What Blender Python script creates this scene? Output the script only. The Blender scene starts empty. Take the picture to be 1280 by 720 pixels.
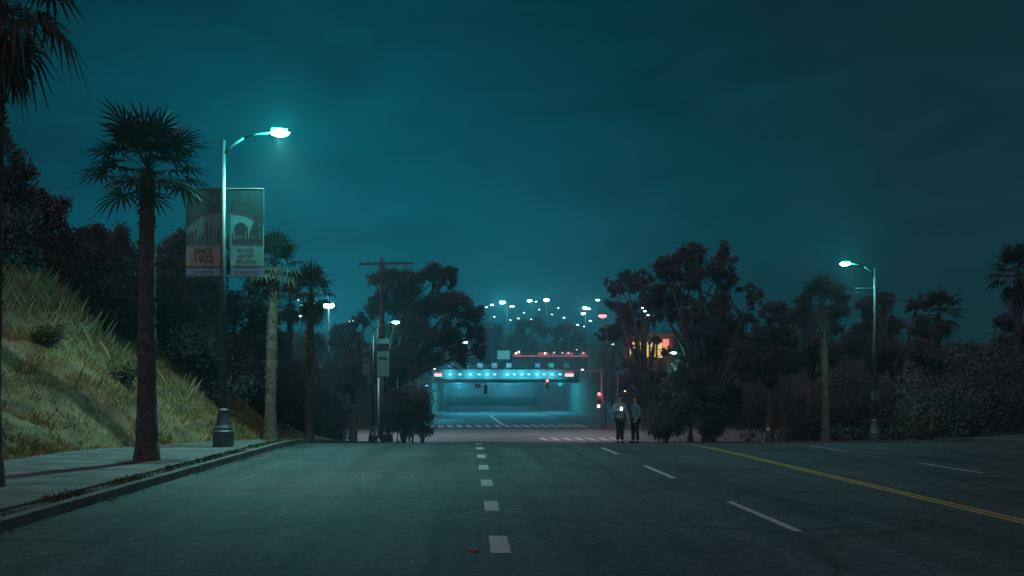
import bpy, math, random
import numpy as np
from mathutils import Vector, Matrix

random.seed(7)
SC = bpy.context.scene
COL = SC.collection
F, VPX, VPY, CAMH = 1244.4, 585.0, 488.0, 1.7      # focal length in photo pixels, vanishing point, eye height


def PX(px, Y):
    return (px - VPX) / F * Y


def PZ(py, Y):
    return CAMH + (VPY - py) / F * Y


# ------------------------------------------------------------------ materials
def new_mat(name):
    m = bpy.data.materials.new(name)
    m.use_nodes = True
    nt = m.node_tree
    return m, nt, nt.nodes['Principled BSDF']


def mat(name, col, rough=0.7, var=0.25, scale=3.0, bump=0.0, bscale=40.0, metal=0.0, col2=None, detail=6.0):
    m, nt, b = new_mat(name)
    tc = nt.nodes.new('ShaderNodeTexCoord')
    n = nt.nodes.new('ShaderNodeTexNoise')
    n.inputs['Scale'].default_value = scale
    n.inputs['Detail'].default_value = detail
    nt.links.new(tc.outputs['Object'], n.inputs['Vector'])
    r = nt.nodes.new('ShaderNodeValToRGB')
    c2 = col2 or tuple(min(1, c * (1 + var)) for c in col)
    c1 = tuple(c * (1 - var) for c in col)
    r.color_ramp.elements[0].position = 0.3
    r.color_ramp.elements[1].position = 0.7
    r.color_ramp.elements[0].color = (*c1, 1)
    r.color_ramp.elements[1].color = (*c2, 1)
    nt.links.new(n.outputs['Fac'], r.inputs['Fac'])
    nt.links.new(r.outputs['Color'], b.inputs['Base Color'])
    b.inputs['Roughness'].default_value = rough
    b.inputs['Metallic'].default_value = metal
    if bump:
        n2 = nt.nodes.new('ShaderNodeTexNoise')
        n2.inputs['Scale'].default_value = bscale
        n2.inputs['Detail'].default_value = 4
        nt.links.new(tc.outputs['Object'], n2.inputs['Vector'])
        bp = nt.nodes.new('ShaderNodeBump')
        bp.inputs['Strength'].default_value = bump
        bp.inputs['Distance'].default_value = 0.02
        nt.links.new(n2.outputs['Fac'], bp.inputs['Height'])
        nt.links.new(bp.outputs['Normal'], b.inputs['Normal'])
    return m


def leaf_mat(name, c1, c2, rough=0.65):
    m, nt, b = new_mat(name)
    g = nt.nodes.new('ShaderNodeNewGeometry')
    r = nt.nodes.new('ShaderNodeValToRGB')
    r.color_ramp.elements[0].color = (*c1, 1)
    r.color_ramp.elements[1].color = (*c2, 1)
    nt.links.new(g.outputs['Random Per Island'], r.inputs['Fac'])
    nt.links.new(r.outputs['Color'], b.inputs['Base Color'])
    b.inputs['Roughness'].default_value = rough
    b.inputs['Specular IOR Level'].default_value = 0.2
    return m


def soften(m):
    '''leaf normals pulled towards the light side of the clump, as foliage shades as a mass'''
    nt = m.node_tree
    g = nt.nodes.new('ShaderNodeNewGeometry')
    a = nt.nodes.new('ShaderNodeVectorMath')
    a.operation = 'SCALE'
    a.inputs['Scale'].default_value = 0.3
    nt.links.new(g.outputs['Normal'], a.inputs[0])
    b = nt.nodes.new('ShaderNodeVectorMath')
    b.operation = 'ADD'
    b.inputs[1].default_value = (0, -0.45, 0.8)
    nt.links.new(a.outputs[0], b.inputs[0])
    c = nt.nodes.new('ShaderNodeVectorMath')
    c.operation = 'NORMALIZE'
    nt.links.new(b.outputs[0], c.inputs[0])
    nt.links.new(c.outputs[0], nt.nodes['Principled BSDF'].inputs['Normal'])


def patchy_leaf(name, c1, c2, rough=0.8):
    m = leaf_mat(name, c1, c2, rough)
    nt = m.node_tree
    b = nt.nodes['Principled BSDF']
    src = b.inputs['Base Color'].links[0].from_socket
    tc = nt.nodes.new('ShaderNodeTexCoord')
    n = nt.nodes.new('ShaderNodeTexNoise')
    n.inputs['Scale'].default_value = 0.9
    n.inputs['Detail'].default_value = 7
    n.inputs['Roughness'].default_value = 0.68
    nt.links.new(tc.outputs['Object'], n.inputs['Vector'])
    r = nt.nodes.new('ShaderNodeValToRGB')
    r.color_ramp.elements[0].position, r.color_ramp.elements[1].position = 0.38, 0.60
    r.color_ramp.elements[0].color = (0.55, 0.58, 0.58, 1)
    r.color_ramp.elements[1].color = (1.35, 1.3, 1.2, 1)
    nt.links.new(n.outputs['Fac'], r.inputs['Fac'])
    x = nt.nodes.new('ShaderNodeMix')
    x.data_type, x.blend_type = 'RGBA', 'MULTIPLY'
    x.inputs['Factor'].default_value = 1
    nt.links.new(src, x.inputs[6])
    nt.links.new(r.outputs['Color'], x.inputs[7])
    nt.links.new(x.outputs[2], b.inputs['Base Color'])
    return m


def emit(name, col, strength):
    m, nt, b = new_mat(name)
    b.inputs['Base Color'].default_value = (0.08, 0.08, 0.08, 1)
    b.inputs['Emission Color'].default_value = (*col, 1)
    b.inputs['Emission Strength'].default_value = strength
    return m


def asphalt(name, base, tint):
    m, nt, b = new_mat(name)
    L = nt.links.new
    tc = nt.nodes.new('ShaderNodeTexCoord')

    def noise(scale, detail=5, rough=0.6, vec=None):
        n = nt.nodes.new('ShaderNodeTexNoise')
        n.inputs['Scale'].default_value = scale
        n.inputs['Detail'].default_value = detail
        n.inputs['Roughness'].default_value = rough
        L(vec or tc.outputs['Object'], n.inputs['Vector'])
        return n

    def ramp(src, p0, c0, p1, c1):
        r = nt.nodes.new('ShaderNodeValToRGB')
        r.color_ramp.elements[0].position, r.color_ramp.elements[1].position = p0, p1
        r.color_ramp.elements[0].color = (*c0, 1)
        r.color_ramp.elements[1].color = (*c1, 1)
        L(src, r.inputs['Fac'])
        return r

    def mix(kind, fac, a, c):
        x = nt.nodes.new('ShaderNodeMix')
        x.data_type = 'RGBA'
        x.blend_type = kind
        x.inputs['Factor'].default_value = fac
        L(a, x.inputs[6])
        L(c, x.inputs[7])
        return x.outputs[2]
    big = ramp(noise(0.35).outputs['Fac'], 0.3, tuple(c * 0.72 for c in base), 0.72, tuple(c * 1.2 for c in tint))
    mp = nt.nodes.new('ShaderNodeMapping')            # long streaks of wear along the lanes
    mp.inputs['Scale'].default_value = (1.6, 0.06, 1)
    L(tc.outputs['Object'], mp.inputs['Vector'])
    streak = ramp(noise(1.0, 4, 0.6, mp.outputs['Vector']).outputs['Fac'], 0.32, (0.5,) * 3, 0.66, (1.28,) * 3)
    grain = ramp(noise(13, 5, 0.9).outputs['Fac'], 0.40, (0.12,) * 3, 0.62, (2.1,) * 3)
    spots = ramp(noise(5.5, 5, 0.8).outputs['Fac'], 0.36, (0.5,) * 3, 0.62, (1.5,) * 3)
    v = nt.nodes.new('ShaderNodeTexVoronoi')          # cracks
    v.feature = 'DISTANCE_TO_EDGE'
    v.inputs['Scale'].default_value = 0.33
    nn = noise(1.4, 4)
    ad = nt.nodes.new('ShaderNodeMix')
    ad.data_type = 'RGBA'
    ad.inputs['Factor'].default_value = 0.35
    L(tc.outputs['Object'], ad.inputs[6])
    L(nn.outputs['Color'], ad.inputs[7])
    L(ad.outputs[2], v.inputs['Vector'])
    crack = ramp(v.outputs['Distance'], 0.005, (0.4,) * 3, 0.02, (1,) * 3)
    c = mix('MULTIPLY', 1, big.outputs[0], streak.outputs[0])
    c = mix('MULTIPLY', 0.9, c, grain.outputs[0])
    c = mix('MULTIPLY', 0.8, c, spots.outputs[0])
    c = mix('MULTIPLY', 0.8, c, crack.outputs[0])
    L(c, b.inputs['Base Color'])
    b.inputs['Roughness'].default_value = 0.78
    bp = nt.nodes.new('ShaderNodeBump')
    bp.inputs['Strength'].default_value = 0.9
    bp.inputs['Distance'].default_value = 0.012
    L(noise(45, 3, 0.8).outputs['Fac'], bp.inputs['Height'])
    L(bp.outputs['Normal'], b.inputs['Normal'])
    return m


def worn_paint(name, col, under=(0.05, 0.052, 0.055)):
    m, nt, b = new_mat(name)
    L = nt.links.new
    tc = nt.nodes.new('ShaderNodeTexCoord')
    n = nt.nodes.new('ShaderNodeTexNoise')
    n.inputs['Scale'].default_value = 14
    n.inputs['Detail'].default_value = 8
    n.inputs['Roughness'].default_value = 0.75
    L(tc.outputs['Object'], n.inputs['Vector'])
    r = nt.nodes.new('ShaderNodeValToRGB')
    r.color_ramp.elements[0].position = 0.36
    r.color_ramp.elements[1].position = 0.52
    r.color_ramp.elements[0].color = (*under, 1)
    r.color_ramp.elements[1].color = (*col, 1)
    L(n.outputs['Fac'], r.inputs['Fac'])
    L(r.outputs['Color'], b.inputs['Base Color'])
    b.inputs['Roughness'].default_value = 0.7
    return m


M = {}
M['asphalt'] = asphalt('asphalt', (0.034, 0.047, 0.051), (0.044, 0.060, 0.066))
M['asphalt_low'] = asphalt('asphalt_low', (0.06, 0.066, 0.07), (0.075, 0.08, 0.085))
M['concrete_road'] = mat('concrete_road', (0.165, 0.18, 0.18), 0.8, 0.2, 0.4, 0.2, 30)
M['sidewalk'] = mat('sidewalk', (0.115, 0.115, 0.118), 0.85, 0.42, 1.6, 0.3, 60)
M['kerb'] = mat('kerb', (0.115, 0.11, 0.105), 0.85, 0.5, 2.2, 0.3, 40)
M['red_kerb'] = mat('red_kerb', (0.25, 0.05, 0.05), 0.8, 0.4, 2.0)
M['dirt'] = mat('dirt', (0.062, 0.055, 0.042), 0.95, 0.4, 1.2, 0.8, 14)
M['soil'] = mat('soil', (0.07, 0.045, 0.042), 0.95, 0.4, 6, 0.8, 30)
M['paint'] = worn_paint('paint', (0.42, 0.42, 0.43))
M['zebra'] = worn_paint('zebra', (0.72, 0.72, 0.72), (0.2, 0.2, 0.2))
M['yellow'] = worn_paint('yellow', (0.38, 0.29, 0.06))
M['steel'] = mat('steel', (0.30, 0.31, 0.32), 0.45, 0.25, 6, 0.05, 60, 0.4)
M['lamp_paint'] = mat('lamp_paint', (0.04, 0.055, 0.057), 0.5, 0.25, 5, 0.1, 50)
M['mast_shade_paint'] = mat('mast_shade_paint', (0.025, 0.028, 0.03), 0.7, 0.25, 5)  # dark paint of the masts; on lamp arm tips it stands for shade
M['bank_soil'] = mat('bank_soil', (0.125, 0.09, 0.05), 0.95, 0.6, 1.6, 1.0, 9)
M['dark_metal'] = mat('dark_metal', (0.05, 0.055, 0.06), 0.5, 0.3, 5)
M['wood_pole'] = mat('wood_pole', (0.09, 0.07, 0.055), 0.9, 0.4, 4, 0.5, 30)
M['bark'] = mat('bark', (0.10, 0.085, 0.07), 0.95, 0.45, 4, 0.8, 18)
M['palm_bark'] = mat('palm_bark', (0.075, 0.050, 0.034), 0.95, 0.7, 7, 1.0, 26)
M['dark_bark'] = mat('dark_bark', (0.07, 0.06, 0.055), 0.95, 0.5, 9, 1.0, 26)
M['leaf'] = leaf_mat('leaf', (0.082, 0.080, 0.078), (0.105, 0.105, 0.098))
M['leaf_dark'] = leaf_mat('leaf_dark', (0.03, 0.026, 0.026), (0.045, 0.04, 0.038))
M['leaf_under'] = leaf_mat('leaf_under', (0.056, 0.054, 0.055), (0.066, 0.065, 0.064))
M['leaf_loose'] = leaf_mat('leaf_loose', (0.078, 0.078, 0.076), (0.10, 0.102, 0.096))
M['palm_leaf'] = leaf_mat('palm_leaf', (0.045, 0.042, 0.032), (0.08, 0.075, 0.05))
M['dry_frond'] = leaf_mat('dry_frond', (0.05, 0.04, 0.03), (0.085, 0.068, 0.048))
M['grass'] = patchy_leaf('grass', (0.13, 0.085, 0.032), (0.46, 0.28, 0.115), 0.8)
M['stalk'] = leaf_mat('stalk', (0.10, 0.072, 0.036), (0.34, 0.23, 0.12), 0.8)
M['stalk_dark'] = leaf_mat('stalk_dark', (0.05, 0.045, 0.022), (0.13, 0.10, 0.05), 0.8)
M['weed'] = leaf_mat('weed', (0.04, 0.05, 0.02), (0.10, 0.11, 0.04), 0.8)
M['concrete'] = mat('concrete', (0.12, 0.13, 0.14), 0.85, 0.25, 0.6, 0.2, 20)
M['concrete_dark'] = mat('concrete_dark', (0.075, 0.08, 0.085), 0.85, 0.3, 0.5, 0.2, 20)
M['white'] = mat('white', (0.7, 0.7, 0.7), 0.6, 0.1, 4)
M['stucco'] = mat('stucco', (0.09, 0.075, 0.065), 0.9, 0.2, 2, 0.2, 60)
M['roof'] = mat('roof', (0.09, 0.07, 0.065), 0.9, 0.3, 3)
M['ban_dark'] = mat('ban_dark', (0.045, 0.068, 0.074), 0.7, 0.35, 6)
M['ban_mid'] = mat('ban_mid', (0.12, 0.20, 0.195), 0.7, 0.35, 5)
M['ban_pale'] = mat('ban_pale', (0.19, 0.42, 0.40), 0.7, 0.2, 6)
M['ban_tan'] = mat('ban_tan', (0.30, 0.22, 0.17), 0.7, 0.2, 8)
M['ban_blue'] = mat('ban_blue', (0.20, 0.24, 0.36), 0.7, 0.15, 8)
M['ban_ink'] = mat('ban_ink', (0.03, 0.035, 0.04), 0.7, 0.2, 8)
M['skin'] = mat('skin', (0.35, 0.22, 0.16), 0.6, 0.1, 10)
M['jacket_teal'] = mat('jacket_teal', (0.20, 0.30, 0.32), 0.85, 0.2, 9, 0.3, 40)
M['jacket_blue'] = mat('jacket_blue', (0.10, 0.16, 0.21), 0.85, 0.2, 9, 0.3, 40)
M['trousers'] = mat('trousers', (0.02, 0.022, 0.026), 0.9, 0.2, 9)
M['hair'] = mat('hair', (0.015, 0.013, 0.012), 0.6, 0.2, 30)
M['shoe'] = mat('shoe', (0.03, 0.03, 0.03), 0.6, 0.2, 20)
CY = (0.44, 1.0, 0.86)
M['lens'] = emit('lens', (0.62, 1.0, 0.97), 60)
M['lens_far'] = emit('lens_far', (0.50, 1.0, 0.97), 45)
M['lens_dim'] = emit('lens_dim', (0.55, 0.95, 1.0), 5)
M['lens_pink'] = emit('lens_pink', (1.0, 0.75, 0.78), 5)
M['strip'] = emit('strip', (0.12, 0.85, 0.95), 3.2)
M['red_lit'] = emit('red_lit', (1.0, 0.10, 0.14), 9)
M['red_core'] = emit('red_core', (1.0, 0.22, 0.26), 3.2)
M['red_fascia'] = emit('red_fascia', (0.85, 0.16, 0.20), 0.45)
M['white_sign'] = emit('white_sign', (1.0, 0.78, 0.82), 1.0)
M['warm_lit'] = emit('warm_lit', (1.0, 0.72, 0.28), 0.8)
M['warm_red'] = emit('warm_red', (1.0, 0.30, 0.22), 0.9)
M['orange_lamp'] = emit('orange_lamp', (1.0, 0.45, 0.35), 10)
M['teal_sign'] = emit('teal_sign', (0.12, 0.62, 0.68), 0.42)
M['blue_sign'] = emit('blue_sign', (0.10, 0.32, 0.42), 0.3)
M['phone_lit'] = emit('phone_lit', (0.85, 0.95, 1.0), 14)


for k_ in ('leaf', 'leaf_dark', 'leaf_under', 'leaf_loose'):
    soften(M[k_])


# ------------------------------------------------------------------ mesh helpers
class MB:
    def __init__(self):
        self.v, self.f = [], []

    def add(self, vs, fs):
        o = len(self.v)
        self.v += [tuple(p) for p in vs]
        self.f += [tuple(i + o for i in f) for f in fs]
        return self

    def box(self, cx, cy, cz, sx, sy, sz, bev=0.0, rot=None):
        hx, hy, hz = sx / 2, sy / 2, sz / 2
        b = min(bev, hx * .9, hy * .9)
        if b > 0:
            ring = [(-hx + b, -hy), (hx - b, -hy), (hx, -hy + b), (hx, hy - b), (hx - b, hy), (-hx + b, hy), (-hx, hy - b), (-hx, -hy + b)]
        else:
            ring = [(-hx, -hy), (hx, -hy), (hx, hy), (-hx, hy)]
        n = len(ring)
        vs = [(x, y, -hz) for x, y in ring] + [(x, y, hz) for x, y in ring]
        if rot is not None:
            vs = [tuple(rot @ Vector(p)) for p in vs]
        vs = [(x + cx, y + cy, z + cz) for x, y, z in vs]
        fs = [tuple(range(n - 1, -1, -1)), tuple(range(n, 2 * n))] + [(i, (i + 1) % n, n + (i + 1) % n, n + i) for i in range(n)]
        return self.add(vs, fs)

    def tube(self, pts, rad, n=10, cap=True):
        pts = [Vector(p) for p in pts]
        if not hasattr(rad, '__len__'):
            rad = [rad] * len(pts)
        vs, up = [], None
        for i, p in enumerate(pts):
            d = (pts[min(i + 1, len(pts) - 1)] - pts[max(i - 1, 0)])
            d = d.normalized() if d.length > 1e-9 else Vector((0, 0, 1))
            if up is None:
                up = Vector((1, 0, 0)) if abs(d.x) < .9 else Vector((0, 1, 0))
            a = (up - d * up.dot(d)).normalized()
            up = a
            c = d.cross(a)
            for k in range(n):
                t = 2 * math.pi * k / n
                vs.append(p + (a * math.cos(t) + c * math.sin(t)) * rad[i])
        fs = []
        for i in range(len(pts) - 1):
            for k in range(n):
                fs.append((i * n + k, i * n + (k + 1) % n, (i + 1) * n + (k + 1) % n, (i + 1) * n + k))
        if cap:
            fs.append(tuple(range(n - 1, -1, -1)))
            fs.append(tuple((len(pts) - 1) * n + k for k in range(n)))
        return self.add(vs, fs)

    def ball(self, c, rx, ry, rz, nu=12, nv=8):
        vs, fs = [(c[0], c[1], c[2] - rz)], []
        for j in range(1, nv):
            t = -math.pi / 2 + math.pi * j / nv
            for i in range(nu):
                a = 2 * math.pi * i / nu
                vs.append((c[0] + rx * math.cos(t) * math.cos(a), c[1] + ry * math.cos(t) * math.sin(a), c[2] + rz * math.sin(t)))
        vs.append((c[0], c[1], c[2] + rz))
        for i in range(nu):
            fs.append((0, 1 + (i + 1) % nu, 1 + i))
            fs.append((len(vs) - 1, 1 + (nv - 2) * nu + i, 1 + (nv - 2) * nu + (i + 1) % nu))
        for j in range(nv - 2):
            for i in range(nu):
                fs.append((1 + j * nu + i, 1 + j * nu + (i + 1) % nu, 1 + (j + 1) * nu + (i + 1) % nu, 1 + (j + 1) * nu + i))
        return self.add(vs, fs)

    def build(self, name, material, parent=None, smooth=False):
        me = bpy.data.meshes.new(name)
        me.from_pydata(self.v, [], self.f)
        me.update()
        return link(name, me, material, parent, smooth)


def link(name, me, material, parent=None, smooth=False):
    if material is not None:
        me.materials.append(material)
    if smooth:
        me.polygons.foreach_set('use_smooth', [True] * len(me.polygons))
    o = bpy.data.objects.new(name, me)
    COL.objects.link(o)
    o.parent = parent
    return o


def np_mesh(name, V, nper, material, parent=None):
    """faces of nper consecutive vertices each, all separate islands"""
    V = np.asarray(V, np.float32).reshape(-1, 3)
    nf = len(V) // nper
    me = bpy.data.meshes.new(name)
    me.vertices.add(len(V))
    me.vertices.foreach_set('co', V.ravel())
    me.loops.add(nf * nper)
    me.loops.foreach_set('vertex_index', np.arange(nf * nper, dtype=np.int32))
    me.polygons.add(nf)
    me.polygons.foreach_set('loop_start', np.arange(0, nf * nper, nper, dtype=np.int32))
    me.polygons.foreach_set('loop_total', np.full(nf, nper, np.int32))
    me.update(calc_edges=True)
    me.validate()
    return link(name, me, material, parent)


def tag(o, label=None, cat=None, group=None, kind=None):
    if label:
        o['label'] = label
    if cat:
        o['category'] = cat
    if group:
        o['group'] = group
    if kind:
        o['kind'] = kind
    return o


def empty(name, loc, label, cat, group=None, rz=0.0):
    o = bpy.data.objects.new(name, None)
    COL.objects.link(o)
    o.location = loc
    o.rotation_euler = (0, 0, rz)
    o.empty_display_size = 0.3
    return tag(o, label, cat, group)


def copy_tree(o, parent=None):
    c = o.copy()
    COL.objects.link(c)
    c.parent = parent
    for ch in list(o.children):
        copy_tree(ch, c)
    return c


def lamp(name, typ, loc, power, col, radius=0.1, spot=None, blend=0.5, parent=None):
    d = bpy.data.lights.new(name, typ)
    d.energy, d.color = power, col
    d.shadow_soft_size = radius
    if spot:
        d.spot_size, d.spot_blend = math.radians(spot), blend
    o = bpy.data.objects.new(name, d)
    COL.objects.link(o)
    o.location = loc
    o.parent = parent
    return o


def text_mesh(txt, size, bold=0.0):
    cu = bpy.data.curves.new('lettering', 'FONT')
    cu.body, cu.size, cu.align_x, cu.align_y = txt, size, 'CENTER', 'CENTER'
    cu.offset = bold
    cu.extrude = 0.002
    o = bpy.data.objects.new('lettering_source', cu)
    COL.objects.link(o)
    me = bpy.data.meshes.new_from_object(o.evaluated_get(bpy.context.evaluated_depsgraph_get()))
    bpy.data.objects.remove(o)
    me.transform(Matrix.Rotation(math.pi / 2, 4, 'X'))
    return me


# ------------------------------------------------------------------ terrain
def sstep(a, b, x):
    t = np.clip((np.asarray(x, float) - a) / (b - a), 0, 1)
    return t * t * (3 - 2 * t)


_Y = np.arange(-80, 700, 0.25)
_s = -0.056 * sstep(27, 38, _Y) * (1 - sstep(80, 92, _Y))
_Z = np.cumsum(_s) * 0.25


def zr(Y):
    return np.interp(Y, _Y, _Z)


ZLOW = float(zr(140))


def toe(Y):
    return np.interp(Y, [-40, 24, 26, 28, 31, 34, 60, 90], [-10.3, -10.3, -10.1, -8.9, -7.9, -7.7, -8.6, -9.5])


def ground(x, Y):
    x, Y = np.asarray(x, float), np.asarray(Y, float)
    b = zr(Y)
    z = b - 0.12 + 0 * x
    up = Y < 91
    z = np.where(up & (x < -5.66), b + 0.125, z)
    z = np.where(up & (x < -6.1), b + 0.09, z)
    z = np.where(up & (x > 18.1), b + 0.09, z)
    d = toe(Y) - x
    hill = np.where(d < 7, 0.74 * d, 5.18 + 0.16 * (d - 7)) + 0.22 * np.sin(x * 1.1 + Y * .7) * np.clip(d, 0, 2) * .5
    fade = 1 - sstep(40, 86, Y)
    z = np.where(up & (d > 0), z + np.minimum(hill, 9) * fade, z)
    dr = x - 22
    z = np.where(up & (dr > 0), z + np.minimum(dr * 0.10, 2.5) * fade, z)
    bank = 8.6 * sstep(150, 190, Y)
    z = np.where((x < -6.75) | (x > 22.25), z + bank, z)
    far = sstep(301, 303, Y)
    mid = (x >= -6.75) & (x <= 22.25)
    z = np.where(mid, z + far * 8.6, z)
    z = z + sstep(303, 420, Y) * 16
    return z


def gz(x, Y):
    return float(ground(x, Y))


xs = np.unique(np.concatenate([np.arange(-300, -40, 20), np.arange(-40, -20, 2), np.arange(-20, -5, 0.35),
                               [-6.8, -6.7, -6.15, -6.05, -5.72, -5.62], np.arange(-4, 18, 2), [18.05, 18.15, 22.2, 22.3],
                               np.arange(20, 44, 2), np.arange(50, 301, 20)]))
ys = np.unique(np.concatenate([np.arange(-60, 0, 5), np.arange(0, 60, 0.5), np.arange(60, 130, 2), np.arange(130, 301, 5), [301, 302, 303, 304], np.arange(310, 481, 10)]))
XX, YY = np.meshgrid(xs, ys)
ZZ = ground(XX, YY)
ZZ = ZZ + np.where((XX < toe(YY) - 0.3) & (YY < 88), np.random.RandomState(3).rand(*XX.shape) * 0.16, 0)
nx, ny = len(xs), len(ys)
me = bpy.data.meshes.new('ground')
idx = np.arange(nx * ny).reshape(ny, nx)
fc = np.stack([idx[:-1, :-1], idx[:-1, 1:], idx[1:, 1:], idx[1:, :-1]], -1).reshape(-1, 4)
me.from_pydata(np.stack([XX, YY, ZZ], -1).reshape(-1, 3).tolist(), [], fc.tolist())
me.materials.append(M['dirt'])
me.materials.append(M['bank_soil'])
for p_ in me.polygons:
    c_ = p_.center
    p_.material_index = 1 if (c_.x < toe(c_.y) and c_.y < 88) else 0
tag(link('ground', me, None, None, True), 'dark bare earth ground and the grassy bank beside the road', kind='structure')


def strip(name, x0, x1, Y0, Y1, dz, material, thick=0.0, step=1.0, base=None):
    """a sheet (or slab) that follows the road profile; x0, x1 numbers or functions of Y"""
    mb = MB()
    Ys = np.arange(Y0, Y1 + 1e-6, step)
    fx0 = x0 if callable(x0) else (lambda y: x0)
    fx1 = x1 if callable(x1) else (lambda y: x1)
    vs, fs = [], []
    for y in Ys:
        a, b, z = float(fx0(y)), float(fx1(y)), float(zr(y)) + dz
        vs += [(a, y, z), (b, y, z)]
        if thick:
            vs += [(b, y, z - thick), (a, y, z - thick)]
    k = 4 if thick else 2
    for i in range(len(Ys) - 1):
        o, p = i * k, (i + 1) * k
        fs.append((o, o + 1, p + 1, p))
        if thick:
            fs += [(o + 1, o + 2, p + 2, p + 1), (o + 2, o + 3, p + 3, p + 2), (o + 3, o, p, p + 3)]
    if thick:
        fs += [(3, 2, 1, 0), tuple((len(Ys) - 1) * k + j for j in range(4))]
    mb.add(vs, fs)
    return tag(mb.build(name, material), kind='structure')


tag(strip('road', -5.58, 18.0, -50, 91, 0, M['asphalt']), 'dark asphalt road running over the crest')
tag(strip('cross_street', -150, 150, 91, 119, 0.006, M['concrete_road'], step=2), 'paler concrete street crossing at the foot of the hill')
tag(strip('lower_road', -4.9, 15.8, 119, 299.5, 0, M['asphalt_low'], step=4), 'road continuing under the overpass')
tag(strip('sidewalk', lambda y: toe(y) - 0.5, -6.1, -50, 88, 0.15, M['sidewalk'], 0.12), 'pale concrete sidewalk at the foot of the bank')
tag(strip('kerb', -5.75, -5.58, -50, 90, 0.14, M['kerb'], 0.3), 'worn concrete kerb')
tag(strip('opposite_kerb', 18.0, 18.17, -50, 47, 0.14, M['kerb'], 0.3), 'concrete kerb across the road')
tag(strip('red_kerb', 18.0, 18.17, 47, 88, 0.14, M['red_kerb'], 0.3), 'red painted kerb across the road')
tag(strip('opposite_sidewalk', 18.17, 21.0, -50, 88, 0.15, M['sidewalk'], 0.12), 'sidewalk across the road')
tag(strip('lower_sidewalk', -6.7, -4.9, 119, 299.5, 0.14, M['concrete_dark'], 0.3, 4), 'narrow sidewalk beside the lower road')
tag(strip('lower_verge', 15.8, 22.2, 119, 299.5, 0.14, M['concrete_dark'], 0.3, 4), 'paved verge beside the lower road')
# sidewalk joints
jm = MB()
for k in range(-6, 26):
    y = k * 1.5 + 3
    zz = float(zr(y))
    jm.box((float(toe(y)) - 6.1) / 2 - 0.2, y, zz + 0.1525, abs(float(toe(y)) + 6.1), 0.035, 0.003)
    jm.box(-5.665, y, zz + 0.1412, .172, .03, .003)
tag(jm.build('sidewalk_joints', M['ban_dark']), kind='structure')

# painted markings
wm = MB()


def mark(mb, x0, x1, Y0, Y1, dz=0.004, skew=0.0):
    n = max(1, int((Y1 - Y0) / 1.0))
    for i in range(n):
        a, b = Y0 + (Y1 - Y0) * i / n, Y0 + (Y1 - Y0) * (i + 1) / n
        za, zb = float(zr(a)) + dz, float(zr(b)) + dz
        s0, s1 = skew * i / n, skew * (i + 1) / n
        mb.add([(x0 + s0, a, za), (x1 + s0, a, za), (x1 + s1, b, zb), (x0 + s1, b, zb)], [(0, 1, 2, 3)])


for k in range(-3, 16):
    yc = 11.0 + 3.66 * k
    mark(wm, 0.34 - 0.10, 0.34 + 0.11, yc - 0.62, yc + 0.62)
for k in range(-2, 7):
    y0 = 12.0 + 7.25 * k
    mark(wm, 3.93, 4.04, y0, y0 + 3.2)
    mark(wm, 10.52, 10.63, y0 + 8.5 - 7.25, y0 + 11.4 - 7.25)
tag(wm.build('lane_markings', M['paint']), 'worn white broken lane lines', kind='structure')
ym = MB()
mark(ym, 7.05, 7.16, -20, 88)
mark(ym, 7.21, 7.32, -20, 88)
tag(ym.build('centre_lines', M['yellow']), 'worn double yellow centre line', kind='structure')
cm = MB()
for k in range(18):                                    # two crosswalks of broad bars
    x = -5.0 + 1.25 * k
    mark(cm, x, x + 0.62, 126.5 + 0.12 * k, 134.5 + 0.12 * k, 0.01, -0.4)
for k in range(7):
    x = 7.1 + 1.15 * k
    mark(cm, x, x + 0.6, 93.2, 98.6, 0.012, -0.2)
mark(cm, -120, 120, 92.2, 92.35, 0.012)
mark(cm, 4.5, 5.0, 136, 185, 0.006, -0.6)
tag(cm.build('crosswalk_markings', M['zebra']), 'white crosswalk bars at the intersection', kind='structure')

# square of soil round the nearest palm
sm = MB()
for (x, y, sx, sy) in ((-6.95, 21.7, 1.5, 1.6),):
    n = 14
    vs = [(x, y, 0.19)] + [(x + sx / 2 * (1 + .12 * math.sin(3 * a)) * math.cos(a), y + sy / 2 * math.sin(a), 0.156) for a in [2 * math.pi * k / n for k in range(n)]]
    sm.add(vs, [(0, 1 + k, 1 + (k + 1) % n) for k in range(n)])
tag(sm.build('soil_patch', M['soil']), kind='structure')

# ------------------------------------------------------------------ grass and undergrowth
rs = np.random.RandomState(11)


def vnoise(x, y, s, seed=0):
    r = np.random.RandomState(seed)
    o = 0
    for k in range(5):
        a, b, c = r.uniform(.5, 1.6) * s, r.uniform(.5, 1.6) * s, r.uniform(0, 6)
        o = o + np.sin(x * a * (1 if k % 2 else -1) + y * b + c)
    return o / 5


def hill_points(n, Y0, Y1, d0, d1):
    Y = rs.uniform(Y0, Y1, n)
    d = rs.uniform(d0, d1, n)
    x = toe(Y) - d
    return x, Y, d


def blades(x, Y, z, h, w, lean):
    n = len(x)
    a = rs.uniform(0, 2 * np.pi, n)
    b = rs.uniform(0, 2 * np.pi, n)
    dx, dy = np.cos(a) * w, np.sin(a) * w
    lx, ly = np.cos(b) * lean * h, np.sin(b) * lean * h
    V = np.empty((n, 4, 3))
    V[:, 0] = np.stack([x - dx, Y - dy, z], -1)
    V[:, 1] = np.stack([x + dx, Y + dy, z], -1)
    V[:, 2] = np.stack([x + dx * .5 + lx * .45, Y + dy * .5 + ly * .45, z + h * .6], -1)
    V[:, 3] = np.stack([x + lx, Y + ly, z + h], -1)
    return V


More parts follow.
